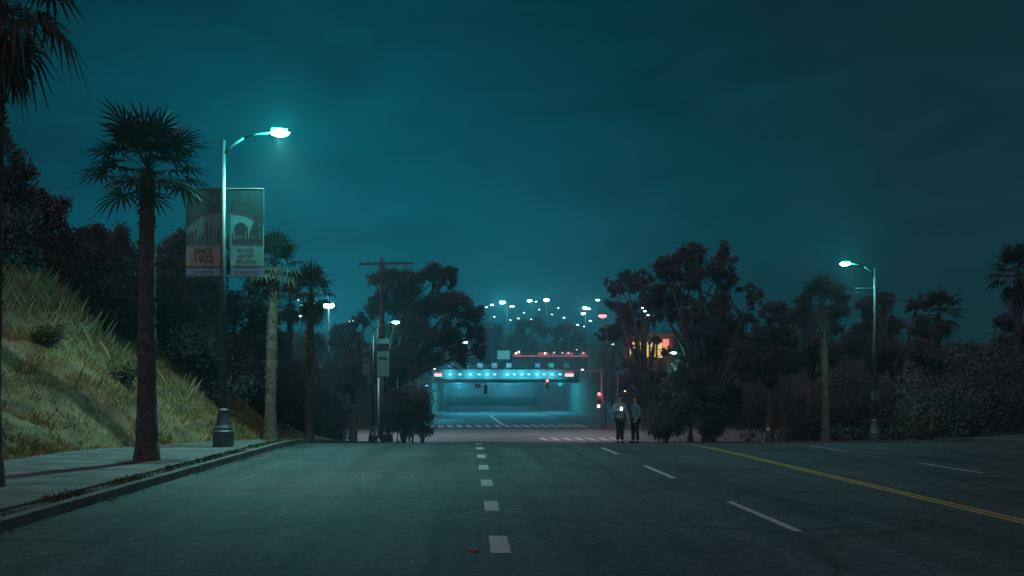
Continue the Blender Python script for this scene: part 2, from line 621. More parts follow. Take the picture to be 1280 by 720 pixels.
x, Y, d = hill_points(240000, 13, 44, -0.1, 11)
keep = (vnoise(x, Y, 1.3, 1) + rs.normal(0, .40, len(x))) > -0.2
x, Y, d = x[keep], Y[keep], d[keep]
h = rs.uniform(.07, .2, len(x)) * (1 + .8 * np.clip(vnoise(x, Y, 2.2, 5), 0, 1))
g1 = blades(x, Y, ground(x, Y) + 0.0, h, .010, .7)
tag(np_mesh('hill_grass', g1, 4, M['grass']), 'short yellow green grass on the bank beside the sidewalk', 'grass', kind='stuff')
x, Y, d = hill_points(52000, 18, 44, 1.6, 8.2)
keep = (vnoise(x, Y, .9, 9) + rs.normal(0, .25, len(x)) + 0.10 * (d - 4.6)) > 0.22
x, Y, d = x[keep], Y[keep], d[keep]
tx, tY, td = hill_points(700, 18, 46, 1.2, 11)                   # tufts at random places
kk = rs.randint(0, len(tx), len(x))
near = rs.rand(len(x)) < .25
sel = (vnoise(tx, tY, .9, 9) + 0.10 * (td - 4.6) > .1)[kk] & near
cx = np.where(sel, tx[kk] + rs.normal(0, .2, len(x)), x)
cy = np.where(sel, tY[kk] + rs.normal(0, .2, len(x)), Y)
h = rs.uniform(.15, .5, len(x)) * np.where(rs.rand(len(x)) < .08, 2.0, 1)
tag(np_mesh('tall_dry_grass', blades(cx, cy, ground(cx, cy), h, .004, .55), 4, M['stalk']), 'tall pale dry grass stalks high on the bank', 'grass', kind='stuff')
x = rs.uniform(-6.08, -5.76, 6000)
Y = rs.uniform(3, 36, 6000)
keep = vnoise(x, Y, 1.8, 4) + rs.normal(0, .3, 6000) > .0
x, Y = x[keep], Y[keep]
tag(np_mesh('parkway_weeds', blades(x, Y, zr(Y) + .12, rs.uniform(.02, .11, len(x)), .012, .8), 4, M['weed']), 'low weeds in the strip of dirt between kerb and sidewalk', 'weeds', kind='stuff')
# gutter litter: fallen leaves
n = 700
x, Y = rs.uniform(-5.14, -4.3, n) ** 1, rs.uniform(6, 34, n)
x = -5.56 + np.abs(rs.normal(0, .16, n)) * (1 + np.clip(vnoise(Y, Y * .3, 1.2, 8), -.8, 2))
keep = vnoise(Y, Y * .4, 1.5, 12) > -.1
x, Y, n = x[keep], Y[keep], int(keep.sum())
lf = blades(x, Y, zr(Y) + .006, rs.uniform(.004, .02, n), .03, 3.0)
tag(np_mesh('leaf_litter', lf, 4, M['dry_frond']), 'fallen leaves along the gutter', 'litter', kind='stuff')


def leaf_cloud(C, R, n, size, r, squash=1.0):
    """n leaf quads in clumps: C (k,3) centres, R (k,) radii"""
    C, R = np.asarray(C, float), np.asarray(R, float)
    w = R ** 2 / np.sum(R ** 2)
    k = r.choice(len(C), n, p=w)
    u = r.normal(size=(n, 3))
    u /= np.linalg.norm(u, axis=1)[:, None]
    rad = R[k] * np.minimum(np.abs(r.normal(.62, .34, n)), 1.5)
    p = C[k] + u * rad[:, None] * np.array([1, 1, squash])
    a = r.normal(size=(n, 3))
    a /= np.linalg.norm(a, axis=1)[:, None]
    b = np.cross(a, r.normal(size=(n, 3)))
    b /= np.linalg.norm(b, axis=1)[:, None]
    s = size * r.uniform(.6, 1.4, n)
    A, B = a * s[:, None] * .5, b * s[:, None] * .22
    V = np.stack([p - A, p + B, p + A, p - B], 1)
    return V


def scatter_mass(name, spots, size, n, label, cat, seed, mtl='leaf_under'):
    r = np.random.RandomState(seed)
    C, R = [], []
    for (x, Y, hgt, rad) in spots:
        z0 = gz(x, Y)
        for k in range(int(4 + hgt * 2.2)):
            C.append((x + r.normal(0, rad * .5), Y + r.normal(0, rad * .5), z0 + r.uniform(0.05, .9) * hgt))
            R.append(rad * r.uniform(.35, .7))
    return tag(np_mesh(name, leaf_cloud(C, R, int(n * 3), size * .5, r, .8), 4, M[mtl]), label, cat, kind='stuff')


r_ = np.random.RandomState(5)
sp = []
for k in range(150):
    Y = r_.uniform(36, 86)
    sp.append((float(toe(Y)) - r_.uniform(1.0, 9), Y, r_.uniform(1.8, 4.2), r_.uniform(.9, 1.7)))
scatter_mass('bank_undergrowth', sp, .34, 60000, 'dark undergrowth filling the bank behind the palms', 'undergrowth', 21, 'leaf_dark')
sp = []
for k in range(170):
    Y = r_.uniform(40, 86)
    sp.append((24.0 + r_.exponential(9), Y, r_.uniform(2.2, 4.6), r_.uniform(1.0, 2.0)))
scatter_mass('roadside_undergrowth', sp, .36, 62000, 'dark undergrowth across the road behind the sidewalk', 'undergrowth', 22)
sp = []
for k in range(110):
    Y = r_.uniform(124, 180)
    sp.append((-9.5 - r_.exponential(14), Y, r_.uniform(4, 9), r_.uniform(1.8, 3.5)))
for k in range(120):
    Y = r_.uniform(128, 190)
    sp.append((25 + r_.exponential(20), Y, r_.uniform(4, 9.5), r_.uniform(1.8, 3.5)))
scatter_mass('far_woodland', sp, .7, 42000, 'dark mass of woodland either side of the overpass', 'woodland', 23)
sp = []
for k in range(150):
    Y = r_.uniform(312, 400)
    sp.append((r_.uniform(-150, 190), Y, r_.uniform(5, 10), r_.uniform(3, 5)))
scatter_mass('hill_woodland', sp, 1.5, 26000, 'far wooded hillside beyond the overpass', 'woodland', 24)


# ------------------------------------------------------------------ trees
def tree(name, label, Y, trunk_px, lobes, seed, size, n, loose=False, depth=0.8, group='trees beside the road', mtl=None, trunk_r=None):
    """lobes: (px, py, radius px) as seen at distance Y; each becomes a ball of foliage with its own depth"""
    r = np.random.RandomState(seed)
    X0 = PX(trunk_px, Y)
    z0 = gz(X0, Y) - 0.1
    root = empty(name, (X0, Y, z0), label, 'tree', group)
    C, R, tb = [], [], MB()
    tops = []
    for (px, py, rp) in lobes:
        c = np.array([PX(px, Y), Y + r.uniform(-1, 1) * depth * 60 * Y / F, PZ(py, Y)])
        rr = rp * Y / F
        tops.append(c)
        for k in range(10 if not loose else 15):
            u = r.normal(size=3)
            u /= np.linalg.norm(u)
            C.append(c + u * rr * r.uniform(.25, 1.0 if loose else .85))
            R.append(rr * (r.uniform(.18, .42) if loose else r.uniform(.28, .52)))
    org = np.array([X0, Y, z0])
    C = np.array(C) - org
    H = max(t[2] for t in tops) - z0
    tr = trunk_r or 0.02 * H + .1
    low = min(t[2] for t in tops) - z0
    fork = max(1.2, min(low * .75, H * .45))
    pts = [(0, 0, 0), (0.05 * H * .1, 0, fork * .5), (0, 0.1, fork)]
    tb.tube([(0, 0, -.3), (0, 0, 0.25), (.08, 0, fork * .5), (0, .1, fork)], [tr * 1.7, tr * 1.2, tr, tr * .85], 10)
    for t in tops:
        e = t - org
        m = np.array([e[0] * .45 + r.normal(0, .3), e[1] * .45 + r.normal(0, .3), fork + (e[2] - fork) * .55])
        tb.tube([(0, .1, fork * .92), tuple(m), tuple(e)], [tr * .6, tr * .38, tr * .1], 6)
        for k in range(4):
            q = C[r.randint(len(C))] if loose else e + r.normal(0, 1, 3) * .05 * H
            if np.linalg.norm(q - e) < .35 * H:
                tb.tube([tuple(m * .4 + e * .6), tuple(q)], [tr * .2, tr * .05], 5)
    tb.build('trunk', M['bark'], root, True)
    np_mesh('crown', leaf_cloud(C, R, int(n * 2.0), size * .72, r, .85), 4, mtl or M['leaf_loose' if loose else 'leaf'], root)
    return root


HT = 'trees on the hill to the left'
tree('bushy_tree', 'tallest dark tree at the left edge behind the leftmost palm', 34, -5, [(-20, 190, 45), (0, 250, 48), (15, 175, 26), (25, 225, 30), (-30, 300, 60), (30, 290, 40), (20, 345, 40), (-15, 150, 22)], 1, .22, 12000, group=HT)
tree('bushy_tree', 'dark hill tree stepping down between leftmost palm and spiky palm', 42, 70, [(55, 250, 28), (80, 270, 28), (45, 295, 36), (95, 300, 30), (70, 340, 40), (115, 340, 30)], 2, .24, 9000, group=HT)
tree('bushy_tree', 'dark rounded hill tree directly left of the spiky palm trunk', 46, 130, [(125, 295, 26), (150, 305, 22), (105, 325, 30), (145, 345, 36), (165, 330, 22), (125, 380, 36), (160, 395, 34)], 3, .24, 9000, group=HT)
tree('bushy_tree', 'dark flat-topped tree between the spiky palm and the banners', 49, 225, [(205, 305, 24), (235, 305, 24), (260, 310, 24), (220, 345, 34), (255, 350, 32), (195, 360, 28), (235, 400, 40), (200, 420, 36)], 4, .25, 11000, group=HT)
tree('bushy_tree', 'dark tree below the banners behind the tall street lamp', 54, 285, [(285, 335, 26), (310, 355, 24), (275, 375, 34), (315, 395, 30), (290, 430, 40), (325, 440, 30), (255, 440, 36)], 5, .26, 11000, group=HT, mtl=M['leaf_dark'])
tree('slim_tree', 'dark sloping tree behind the pale mottled palm trunk', 62, 345, [(335, 400, 18), (350, 425, 20), (330, 445, 26), (360, 460, 24), (345, 490, 28)], 6, .28, 7000, group=HT)
tree('slim_tree', 'low dark tree under the glowing floodlight on the left', 84, 400, [(395, 432, 18), (420, 425, 18), (410, 455, 24), (380, 460, 22), (430, 470, 24)], 7, .36, 6000, group=HT)
tree('slim_tree', 'dark narrow tree left of the wooden utility pole', 80, 441, [(438, 405, 14), (452, 395, 13), (440, 435, 22), (452, 460, 22), (435, 480, 26), (428, 412, 9)], 8, .32, 7000, True, group=HT)
tree('street_tree', 'big dark dense tree overhanging the road behind the utility pole', 88, 482, [(485, 352, 18), (510, 348, 20), (535, 350, 20), (556, 348, 17), (478, 385, 18), (505, 385, 30), (540, 385, 30), (572, 385, 22), (592, 395, 18), (520, 420, 32), (560, 420, 28), (597, 418, 16), (490, 420, 26), (535, 448, 20), (505, 455, 26), (575, 445, 18), (600, 440, 12), (470, 460, 22), (562, 338, 9), (470, 372, 10)], 9, .34, 34000, group='trees by the intersection', trunk_r=.5)
tree('eucalyptus_tree', 'tall loose domed tree right of the overpass with sky gaps', 86, 884, [(875, 318, 22), (850, 325, 20), (897, 325, 20), (828, 345, 20), (915, 350, 17), (870, 352, 22), (842, 375, 26), (902, 380, 24), (930, 375, 15), (938, 395, 12), (875, 405, 30), (910, 420, 26), (890, 348, 18), (864, 378, 20), (915, 402, 20), (932, 428, 18), (946, 445, 20), (840, 350, 16), (826, 332, 13), (826, 372, 15), (868, 445, 34), (905, 455, 32), (845, 470, 24), (870, 485, 30), (905, 495, 28), (840, 500, 24)], 10, .34, 30000, True, group='trees by the intersection', trunk_r=.45)
tree('eucalyptus_tree', 'shorter loose tree between the red beacon and the domed tree', 128, 806, [(762, 362, 15), (778, 356, 16), (798, 355, 16), (768, 388, 18), (792, 388, 20), (812, 375, 14), (778, 412, 17), (800, 408, 12), (760, 415, 10), (812, 428, 9), (796, 441, 9), (830, 440, 8), (820, 362, 15), (822, 385, 16), (812, 345, 11), (790, 470, 20), (815, 468, 20), (772, 482, 14), (800, 498, 22), (825, 492, 18)], 11, .46, 15000, True, group='trees by the intersection')
tree('roadside_tree', 'dark tree right of the domed tree above the thin bare trunk', 78, 962, [(955, 392, 16), (975, 385, 15), (990, 395, 16), (950, 420, 22), (980, 425, 26), (960, 455, 30), (935, 450, 24), (1000, 450, 24)], 12, .32, 10000, group='trees across the road')
tree('roadside_tree', 'dark tree behind the opposite lamp head and pale palm trunk', 72, 1012, [(1015, 372, 14), (1035, 372, 13), (1055, 385, 14), (1005, 395, 20), (1040, 405, 24), (1020, 435, 30), (1060, 430, 26)], 13, .3, 10000, group='trees across the road')
tree('roadside_tree', 'dark broad tree behind the opposite street lamp pole', 68, 1120, [(1085, 378, 14), (1105, 372, 13), (1125, 372, 14), (1142, 380, 14), (1090, 405, 22), (1125, 405, 26), (1155, 412, 18), (1105, 440, 34), (1145, 445, 30), (1180, 450, 26)], 14, .3, 12000, group='trees across the road')
tree('roadside_tree', 'low dark tree at the right edge under the last palm', 62, 1245, [(1235, 435, 16), (1260, 415, 18), (1285, 395, 20), (1210, 450, 22), (1250, 450, 28), (1290, 435, 34), (1225, 480, 34), (1275, 480, 34)], 15, .3, 11000, group='trees across the road')
for i, (tpx, lob, lab) in enumerate([
        (612, [(605, 410, 14), (620, 418, 13), (612, 432, 16), (598, 428, 12)], 'dim far tree just left of the teal lit panel'),
        (662, [(650, 408, 12), (668, 402, 12), (680, 414, 13), (660, 424, 16), (645, 425, 12)], 'dim far tree below the pair of floodlights'),
        (712, [(700, 414, 12), (716, 408, 12), (728, 418, 12), (708, 428, 14)], 'dim far tree left of the floodlight cluster')]):
    tree('far_tree', lab, 322, tpx, lob, 40 + i, 1.2, 2600, group='far trees beyond the overpass')


def shrub(name, label, x, Y, hgt, rad, seed, n=2500, size=.2, mtl='leaf', group='shrubs beside the road'):
    r = np.random.RandomState(seed)
    z0 = gz(x, Y)
    root = empty(name, (x, Y, z0), label, 'shrub', group)
    C, R, st = [], [], MB()
    for k in range(14):
        a, q = r.uniform(0, 6.28), rad * r.uniform(.1, .75)
        p = (q * math.cos(a), q * math.sin(a), hgt * r.uniform(.25, .82))
        C.append(p)
        R.append(rad * r.uniform(.3, .5))
        st.tube([(0, 0, -.1), (p[0] * .4, p[1] * .4, p[2] * .5), p], [.05, .035, .012], 5)
    st.build('stem', M['bark'], root)
    np_mesh('foliage', leaf_cloud(C, R, n, size, r, .8), 4, M[mtl], root)
    return root


shrub('corner_bush', 'large dark bush at the roadside left of the crosswalk', PX(505, 83), 83, 5.2, 2.5, 60, 9000, .26)
shrub('corner_bush', 'dark bush with a slanting bare branch near the left overpass sign', PX(528, 88), 88, 4.6, 1.5, 61, 4000, .24)
shrub('corner_bush', 'dark bush on the corner right of the two people', PX(832, 84), 84, 4.2, 2.2, 62, 7000, .26, 'leaf_loose')
shrub('corner_bush', 'sparse greenish bush right of the teal street lamp pole', PX(893, 80), 80, 3.6, 1.7, 63, 3600, .26, 'palm_leaf')
for i, (d_, Y_, h_, w_, lab) in enumerate([(2.4, 30.5, .9, .7, 'small dark scrub bush low on the bank behind the tall street lamp'), (3.6, 29.0, .8, .8, 'small dark scrub bush on the bank right of the spiky palm trunk'), (5.2, 25.5, 1.0, .9, 'scrub bush on the bank beyond the leftmost palm')]):
    shrub('bank_scrub', lab, float(toe(Y_)) - d_, Y_, h_, w_, 90 + i, 1300, .09, 'stalk_dark', 'scrub bushes on the bank')
for i, (px, lab) in enumerate([(1060, 'low round shrub left of the opposite lamp base'), (1116, 'low round shrub just right of the opposite lamp base'), (1150, 'low round shrub left of the short leaning trunk'), (1215, 'low spreading shrub near the right edge')]):
    shrub('low_shrub', lab, PX(px, 50), 50, .75, .75, 70 + i, 1300, .12, 'palm_leaf')
mb = MB()
p0 = Vector((PX(523, 86), 86, PZ(502, 86)))
rb = empty('corner_branch_tree', (PX(515, 86), 86, gz(PX(515, 86), 86)), 'bare slanting branch rising from the bush towards the overpass', 'branch')
mb.tube([(0, 0, 0), (.2, 0, 2.0), (PX(523, 86) - PX(515, 86), 0, 2.9), (PX(541, 86) - PX(515, 86), 0, 3.5)], [.09, .07, .05, .02], 7)
mb.build('branch', M['palm_bark'], rb, True)


# ------------------------------------------------------------------ palms
def palm(name, label, x, Y, base_r, top_r, trunk_h, crown_r, seed, nf=34, lean=(0, 0), skirt=0.6, bark='palm_bark', droop=0.6, group='palms along the left sidewalk', el0=84, el1=-4):
    r = random.Random(seed)
    z0 = float(gz(x, Y)) if abs(x) > 6 else float(zr(Y))
    root = empty(name, (x, Y, z0), label, 'palm tree', group)
    tb = MB()
    pts, rad = [], []
    N = 26
    for i in range(N + 1):
        t = i / N
        fl = 1 + .45 * math.exp(-t * 14)
        ring = 1 + .05 * math.sin(i * 2.4) + r.uniform(-.03, .03)
        pts.append((lean[0] * t * t, lean[1] * t * t, t * trunk_h - .1 * (i == 0)))
        rad.append((base_r + (top_r - base_r) * t) * fl * ring)
    tb.tube(pts, rad, 14)
    # old leaf bases standing off the upper trunk
    for i in range(90):
        t = r.uniform(.35, .99)
        a = r.uniform(0, 6.28)
        rr = base_r + (top_r - base_r) * t
        px, py, pz = lean[0] * t * t, lean[1] * t * t, t * trunk_h
        tb.tube([(px + math.cos(a) * rr * .8, py + math.sin(a) * rr * .8, pz), (px + math.cos(a) * (rr + .05), py + math.sin(a) * (rr + .05), pz + .09)], [.035, .012], 4)
    tb.build('trunk', M[bark], root, False)
    top = Vector((lean[0], lean[1], trunk_h))
    V, D = [], []

    def fan(out, direction, plen, flen, dr, lst):
        d = Vector(direction).normalized()
        side = d.cross(Vector((0, 0, 1)))
        side = side.normalized() if side.length > 1e-3 else Vector((1, 0, 0))
        p = out.copy()
        prev = p
        for s in range(4):                              # the stalk, bending down along its length
            d2 = (d + Vector((0, 0, -dr * .18 * s))).normalized()
            q = prev + d2 * (plen / 4)
            w = side * (.022 - .003 * s)
            lst.append([prev - w, prev + w, q + w * .8, q - w * .8])
            prev, dl = q, d2
        nrm = side.cross(dl).normalized()
        ns = 15
        for k in range(ns):
            a = (k / (ns - 1) - .5) * math.radians(250) + r.uniform(-.06, .06)
            sd = (dl * math.cos(a) + side * math.sin(a)).normalized()
            L = flen * (1 - .28 * abs(a) / 2.2) * r.uniform(.85, 1.1)
            w = side.cross(sd)
            w = (nrm.cross(sd)).normalized() * .034 * (flen / .7)
            m = prev + sd * L * .55 + nrm * .02
            e = prev + sd * L + Vector((0, 0, -dr * L * r.uniform(.15, .55)))
            lst.append([prev - w * .3, prev + w * .3, m + w, m - w])
            lst.append([m - w, m + w, e + w * .1, e - w * .1])
    for i in range(nf):
        t = (i + .5) / nf
        el = math.radians(el0 + (el1 - el0) * t + r.uniform(-11, 11))
        az = i * 2.39996 + r.uniform(-.25, .25)
        d = (math.cos(az) * math.cos(el), math.sin(az) * math.cos(el), math.sin(el))
        fan(top + Vector((0, 0, .1 - .25 * t)), d, crown_r * r.uniform(.5, .66), crown_r * r.uniform(.42, .56), droop * (.5 + t), V)
    np_mesh('crown', np.array([[tuple(p) for p in q] for q in V]), 4, M['palm_leaf'], root)
    if skirt > 0:
        for i in range(16):
            az = r.uniform(0, 6.28)
            el = math.radians(r.uniform(-80, -35))
            d = (math.cos(az) * math.cos(el), math.sin(az) * math.cos(el), math.sin(el))
            fan(top + Vector((math.cos(az) * top_r, math.sin(az) * top_r, -.15 - r.uniform(0, skirt))), d, crown_r * .28, crown_r * .42, .8, D)
        np_mesh('dead_fronds', np.array([[tuple(p) for p in q] for q in D]), 4, M['dry_frond'], root)
    return root


palm('fan_palm', 'leftmost palm, its drooping crown cut off by the photo corner', -7.72, 16.0, .2, .17, 7.85, 1.45, 31, 34, (.15, 0), .5, 'dark_bark', 1.0)
palm('fan_palm', 'dark spiky palm standing nearest in a soil patch on the sidewalk', -7.0, 21.7, .22, .165, 6.42, 1.46, 32, 44, (0.02, 0), 0, 'dark_bark', .32, el0=66, el1=-14)
palm('fan_palm', 'palm with pale mottled trunk just right of the banner lamp', PX(338, 33), 33, .19, .16, 5.75, 1.2, 33, 32, (.15, 0), 0)
palm('fan_palm', 'slimmer palm with pale lower trunk beside the floodlight glow', PX(386, 40.5), 40.5, .17, .13, 6.0, 1.25, 34, 28, (.1, 0), .5)
palm('fan_palm', 'thin distant palm between the two mottled palms', PX(361, 58), 58, .2, .16, 7.3, 1.35, 35, 24, (.1, 0), .4, 'dark_bark')
RG = 'palms across the road'
palm('fan_palm', 'palm with tall pale trunk beneath the opposite lamp head', PX(1032, 55), 55, .2, .17, 7.6, 1.7, 36, 30, (-.2, 0), .5, group=RG)
palm('fan_palm', 'palm with thin pale trunk left of the taller pale trunk', PX(979, 66), 66, .19, .16, 6.4, 1.5, 37, 26, (-.2, 0), .5, group=RG)
palm('fan_palm', 'dark palm crown against the sky right of the opposite lamp', PX(1170, 76), 76, .24, .2, 9.6, 2.2, 38, 30, (.2, 0), .6, 'dark_bark', group=RG)
palm('fan_palm', 'dark palm crown at the right edge of the photo', PX(1272, 60), 60, .24, .2, 9.5, 2.1, 39, 30, (0, 0), .6, 'dark_bark', group=RG)
tr = MB()
rt = empty('leaning_trunk', (PX(1163, 50), 50, gz(PX(1163, 50), 50)), 'short pale leaning trunk right of the opposite street lamp', 'tree stump')
tr.tube([(0, 0, -.1), (.03, 0, .4), (.12, 0, 1.0), (.16, 0, 1.65)], [.17, .13, .12, .11], 12)
tr.build('trunk', M['palm_bark'], rt, True)

# ------------------------------------------------------------------ street lamps
LG = 'street lamps'


def street_lamp(x, Y, height, arm, side, label, watts, box=False, crossbar=False, lens='lens', col=CY, spot=150, size=1.0, glow=450):
    z0 = float(zr(Y)) + .15
    root = empty('street_lamp', (x, Y, z0), label, 'street lamp', LG)
    b = MB()
    prof = [(.29, 0), (.29, .42), (.25, .46), (.25, .52), (.20, .60), (.165, .85), (.15, .95), (.17, 1.0), (.125, 1.06)]
    for (r0, za), (r1, zb) in zip(prof[:-1], prof[1:]):
        b.tube([(0, 0, za), (0, 0, zb + 1e-4)], [r0 * size, r1 * size], 16, False)
    b.build('base', M['lamp_paint'], root, False)
    p = MB()
    p.tube([(0, 0, 1.05), (0, 0, height * .6), (0, 0, height)], [.105 * size, .085 * size, .06 * size], 14)
    p.build('pole', M['lamp_paint'], root, True)
    a = MB()
    zs = height - .35
    a.tube([(side * .04, 0, zs), (side * arm * .18, 0, zs + .22), (side * arm * .42, 0, zs + .42)], [.045, .04, .036], 8)
    am = a.build('arm', M['lamp_paint'], root, True)
    a = MB()
    a.tube([(side * arm * .42, 0, zs + .42), (side * arm * .7, 0, zs + .53), (side * arm, 0, zs + .57)], [.036, .032, .03], 8)
    a.build('shaded_arm_tip', M['mast_shade_paint'], am, True)  # outer arm coloured darker than the inner: its shade is put into the paint
    hx, hz = side * (arm + .22), zs + .56
    h = MB()
    h.box(hx, 0, hz + .05, .62 * size, .30 * size, .07, .08)
    h.box(hx - side * .1, 0, hz + .10, .30 * size, .2 * size, .05, .05)
    h.build('lamp_head', M['dark_metal'], root)
    l = MB()
    l.ball((hx, 0, hz + .0), .25 * size, .13 * size, .10 * size)
    l.build('lens', M[lens], root, True)
    if box:
        q = MB()
        q.box(0, -.12, 2.25, .34, .24, .5, .02)
        q.build('control_box', M['dark_metal'], root)
    if crossbar:
        q = MB()
        q.tube([(-.95, -.0, height - 1.0), (.35, 0, height - 1.0)], .03, 8)
        q.tube([(-.95, -.0, height - 1.2), (-.7, 0, height - 1.2)], .022, 8)
        q.build('banner_bracket', M['lamp_paint'], root)
    lamp('lamp_light', 'SPOT', (hx, 0, hz - .14), watts, col, .03, spot, .55, root)
    lamp('lamp_glow', 'POINT', (hx, -.26, hz), glow, (.04, .92, .82), .04, parent=root)
    return root


L1 = (-6.76, 27.5)
l1 = street_lamp(L1[0], L1[1], 8.45, 1.35, 1, 'tall street lamp carrying two banners, nearest on the left', 2250, glow=1150, spot=140)
l2 = street_lamp(PX(466, 66), 66, 7.75, 1.3, 1, 'street lamp with teal banners before the wooden utility pole', 500, lens='lens_far', glow=120)
l3 = street_lamp(PX(1093.5, 49), 49, 8.5, 1.25, -1, 'street lamp across the road with a control box on its pole', 520, True, True, glow=500)
l4 = street_lamp(PX(863, 87), 87, 7.6, 1.25, -1, 'smaller street lamp across the road beside the domed tree', 90, False, True, 'lens_far', glow=35)


# banners
def strokes(mb, cx, cz, w, h, r, y=0.0):
    """one illegible row of small printed strokes"""
    x = cx - w / 2
    while x < cx + w / 2 - .03:
        ww = r.uniform(.03, .065)
        k = r.randint(0, 2)
        mb.box(x + ww * .2, y, cz, ww * .32, .004, h)
        if k:
            mb.box(x + ww * .55, y, cz + h * (.38 if k == 1 else -.36), ww * .45, .0035, h * .26)
        else:
            mb.box(x + ww * .6, y, cz, ww * .3, .0035, h * .9)
        x += ww + .012


def banner(loc, w, h, label, left, big=True):
    root = empty('street_banner', loc, label, 'banner', 'banners on the street lamps')
    r = random.Random(3 if left else 4)
    p = MB()
    N = 8
    for i in range(N):                                   # cloth with a slight belly
        t0, t1 = i / N, (i + 1) / N
        y0, y1 = .03 * math.sin(math.pi * t0), .03 * math.sin(math.pi * t1)
    p.box(0, 0, -h / 2, w, .012, h)
    p.build('cloth', M['ban_mid' if left else 'ban_pale'], root)
    for z in (.02, -h - .02):
        rod = MB()
        rod.tube([(-w / 2 - (.0 if left else .14), .0, z), (w / 2 + (.14 if left else 0), 0, z)], .02, 8)
        rod.build('rod', M['lamp_paint'], root)
    if not big:
        for zz, ww, hh_ in ((.22, .96, .2), (.52, .7, .07)):
            q = MB()
            q.box(0, -.009, -h * zz, w * ww, .005, h * hh_)
            q.build('print', M['ban_ink'], root)
        return root
    y = -.009
    q = MB()
    q.box(0, y, -h * .12, w * .99, .005, h * .235)
    q.add([(-w / 2, y - .004, -h * .235), (w / 2, y - .004, -h * .235), (w / 2, y - .004, -h * (.27 if left else .42)), (0, y - .004, -h * .29), (-w / 2, y - .004, -h * (.45 if left else .26))], [(4, 3, 2, 1, 0)])
    q.build('dark_sky_print', M['ban_dark'], root)
    q = MB()
    for k in range(9):
        xx = -w * .42 + w * .84 * k / 8
        hh = h * r.uniform(.08, .26)
        q.box(xx, y, -h * .64 + hh / 2, w * r.uniform(.03, .09), .005, hh)
    if not left:
        for (xx, zz, rx, rz) in ((-w * .2, -h * .45, w * .17, h * .07), (w * .25, -h * .47, w * .12, h * .1), (0, -h * .6, w * .45, h * .035)):
            n = 12
            q.add([(xx + rx * math.cos(6.283 * k / n), y - .003, zz + rz * math.sin(6.283 * k / n)) for k in range(n)], [tuple(range(n))])
    q.build('skyline_print', M['ban_dark'], root)
    q = MB()
    q.box(0, y, -h * .775, w * .98, .005, h * .215)
    q.build('text_panel', M['ban_tan' if left else 'ban_pale'], root)
    if left:
        for t, sz, zz in (('SINCE', .20, -.715), ('1902', .285, -.81)):
            m = text_mesh(t, sz, .006)
            o = link('lettering', m, M['ban_ink'], root)
            o.location = (0, -.016, h * zz)
    else:
        for zz, ww in ((-.70, .5), (-.765, .46), (-.835, .58)):
            q = MB()
            strokes(q, -.02, h * zz, w * ww, h * .036, r, -.016)
            q.build('lettering', M['ban_ink'], root)
    q = MB()
    strokes(q, 0, -h * .905, w * .8, h * .016, r, -.009)
    q.build('lettering', M['ban_ink'], root)
    q = MB()
    q.box(0, y, -h * .892, w * .98, .004, .012)
    q.build('rule_line', M['ban_ink'], root)
    q = MB()
    q.box(0, y, -h * .955, w * .98, .005, h * .075)
    q.build('blue_band', M['ban_blue'], root)
    q = MB()
    strokes(q, 0, -h * .955, w * .7, h * .02, r, -.015)
    q.build('lettering', M['ban_ink'], root)
    return root


zt = PZ(237, 27.5)
hh = (345 - 237) / F * 27.5
banner((PX(254.5, 27.5), 27.5, zt), 44 / F * 27.5, hh, 'dark banner left of the tall lamp pole lettered SINCE 1902', True)
banner((PX(309, 27.5), 27.5, zt), 42 / F * 27.5, hh, 'paler banner right of the tall lamp pole with three text lines', False)
banner((PX(458, 66), 66, PZ(436, 66)), .5, 1.7, 'narrow green banner left of the second street lamp pole', True, False)
banner((PX(479, 66), 66, PZ(424, 66)), .8, 2.45, 'teal banner right of the second street lamp pole', False, False)

# ------------------------------------------------------------------ utility pole and other posts
up = empty('utility_pole', (PX(477, 72), 72, gz(PX(477, 72), 72)), 'wooden utility pole with two crossarms before the big dark tree', 'utility pole')
uz = up.location.z
mb = MB()
ht = PZ(322, 72) - uz
mb.tube([(0, 0, -.1), (0, 0, ht * .5), (0, 0, ht)], [.18, .15, .12], 12)
mb.build('pole', M['wood_pole'], up, True)
for (zz, xa, xb) in ((PZ(330, 72) - uz, -1.65, 2.3), (PZ(345.5, 72) - uz, -1.2, .25)):
    m = MB()
    m.box((xa + xb) / 2, -.16, zz, xb - xa, .11, .14, 0, Matrix.Rotation(-.02, 3, 'Y'))
    m.build('crossarm', M['wood_pole'], up)
    k = xa + .15
    while k < xb:
        m = MB()
        m.tube([(k, -.16, zz + .06), (k, -.16, zz + .15), (k, -.16, zz + .2)], [.03, .05, .02], 6)
        m.build('insulator', M['dark_metal'], up)
        k += .55
m = MB()
m.tube([(.28, -.1, ht * .78), (.28, -.1, ht * .86)], .2, 12)
m.build('transformer', M['dark_metal'], up, True)


def post(name, label, px, Y, py_top, rad, mtl, cat, group=None, head=None):
    x = PX(px, Y)
    z0 = gz(x, Y) if (Y < 91 or Y > 300 or x < -6.8 or x > 22.2) else float(zr(Y)) + .12
    root = empty(name, (x, Y, z0), label, cat, group)
    h = PZ(py_top, Y) - z0
    m = MB()
    m.tube([(0, 0, -.05), (0, 0, h)], [rad, rad * .8], 10)
    m.build('pole', M[mtl], root, True)
    m = MB()
    m.tube([(0, 0, 0), (0, 0, .12), (0, 0, .3)], [rad * 2.2, rad * 2.0, rad * 1.1], 10)
    m.build('base', M[mtl], root, True)
    if head:
        m = MB()
        m.box(0, -.06, h - head[1] / 2, head[0], .03, head[1])
        m.build('sign_plate', M[head[2]], root)
    return root


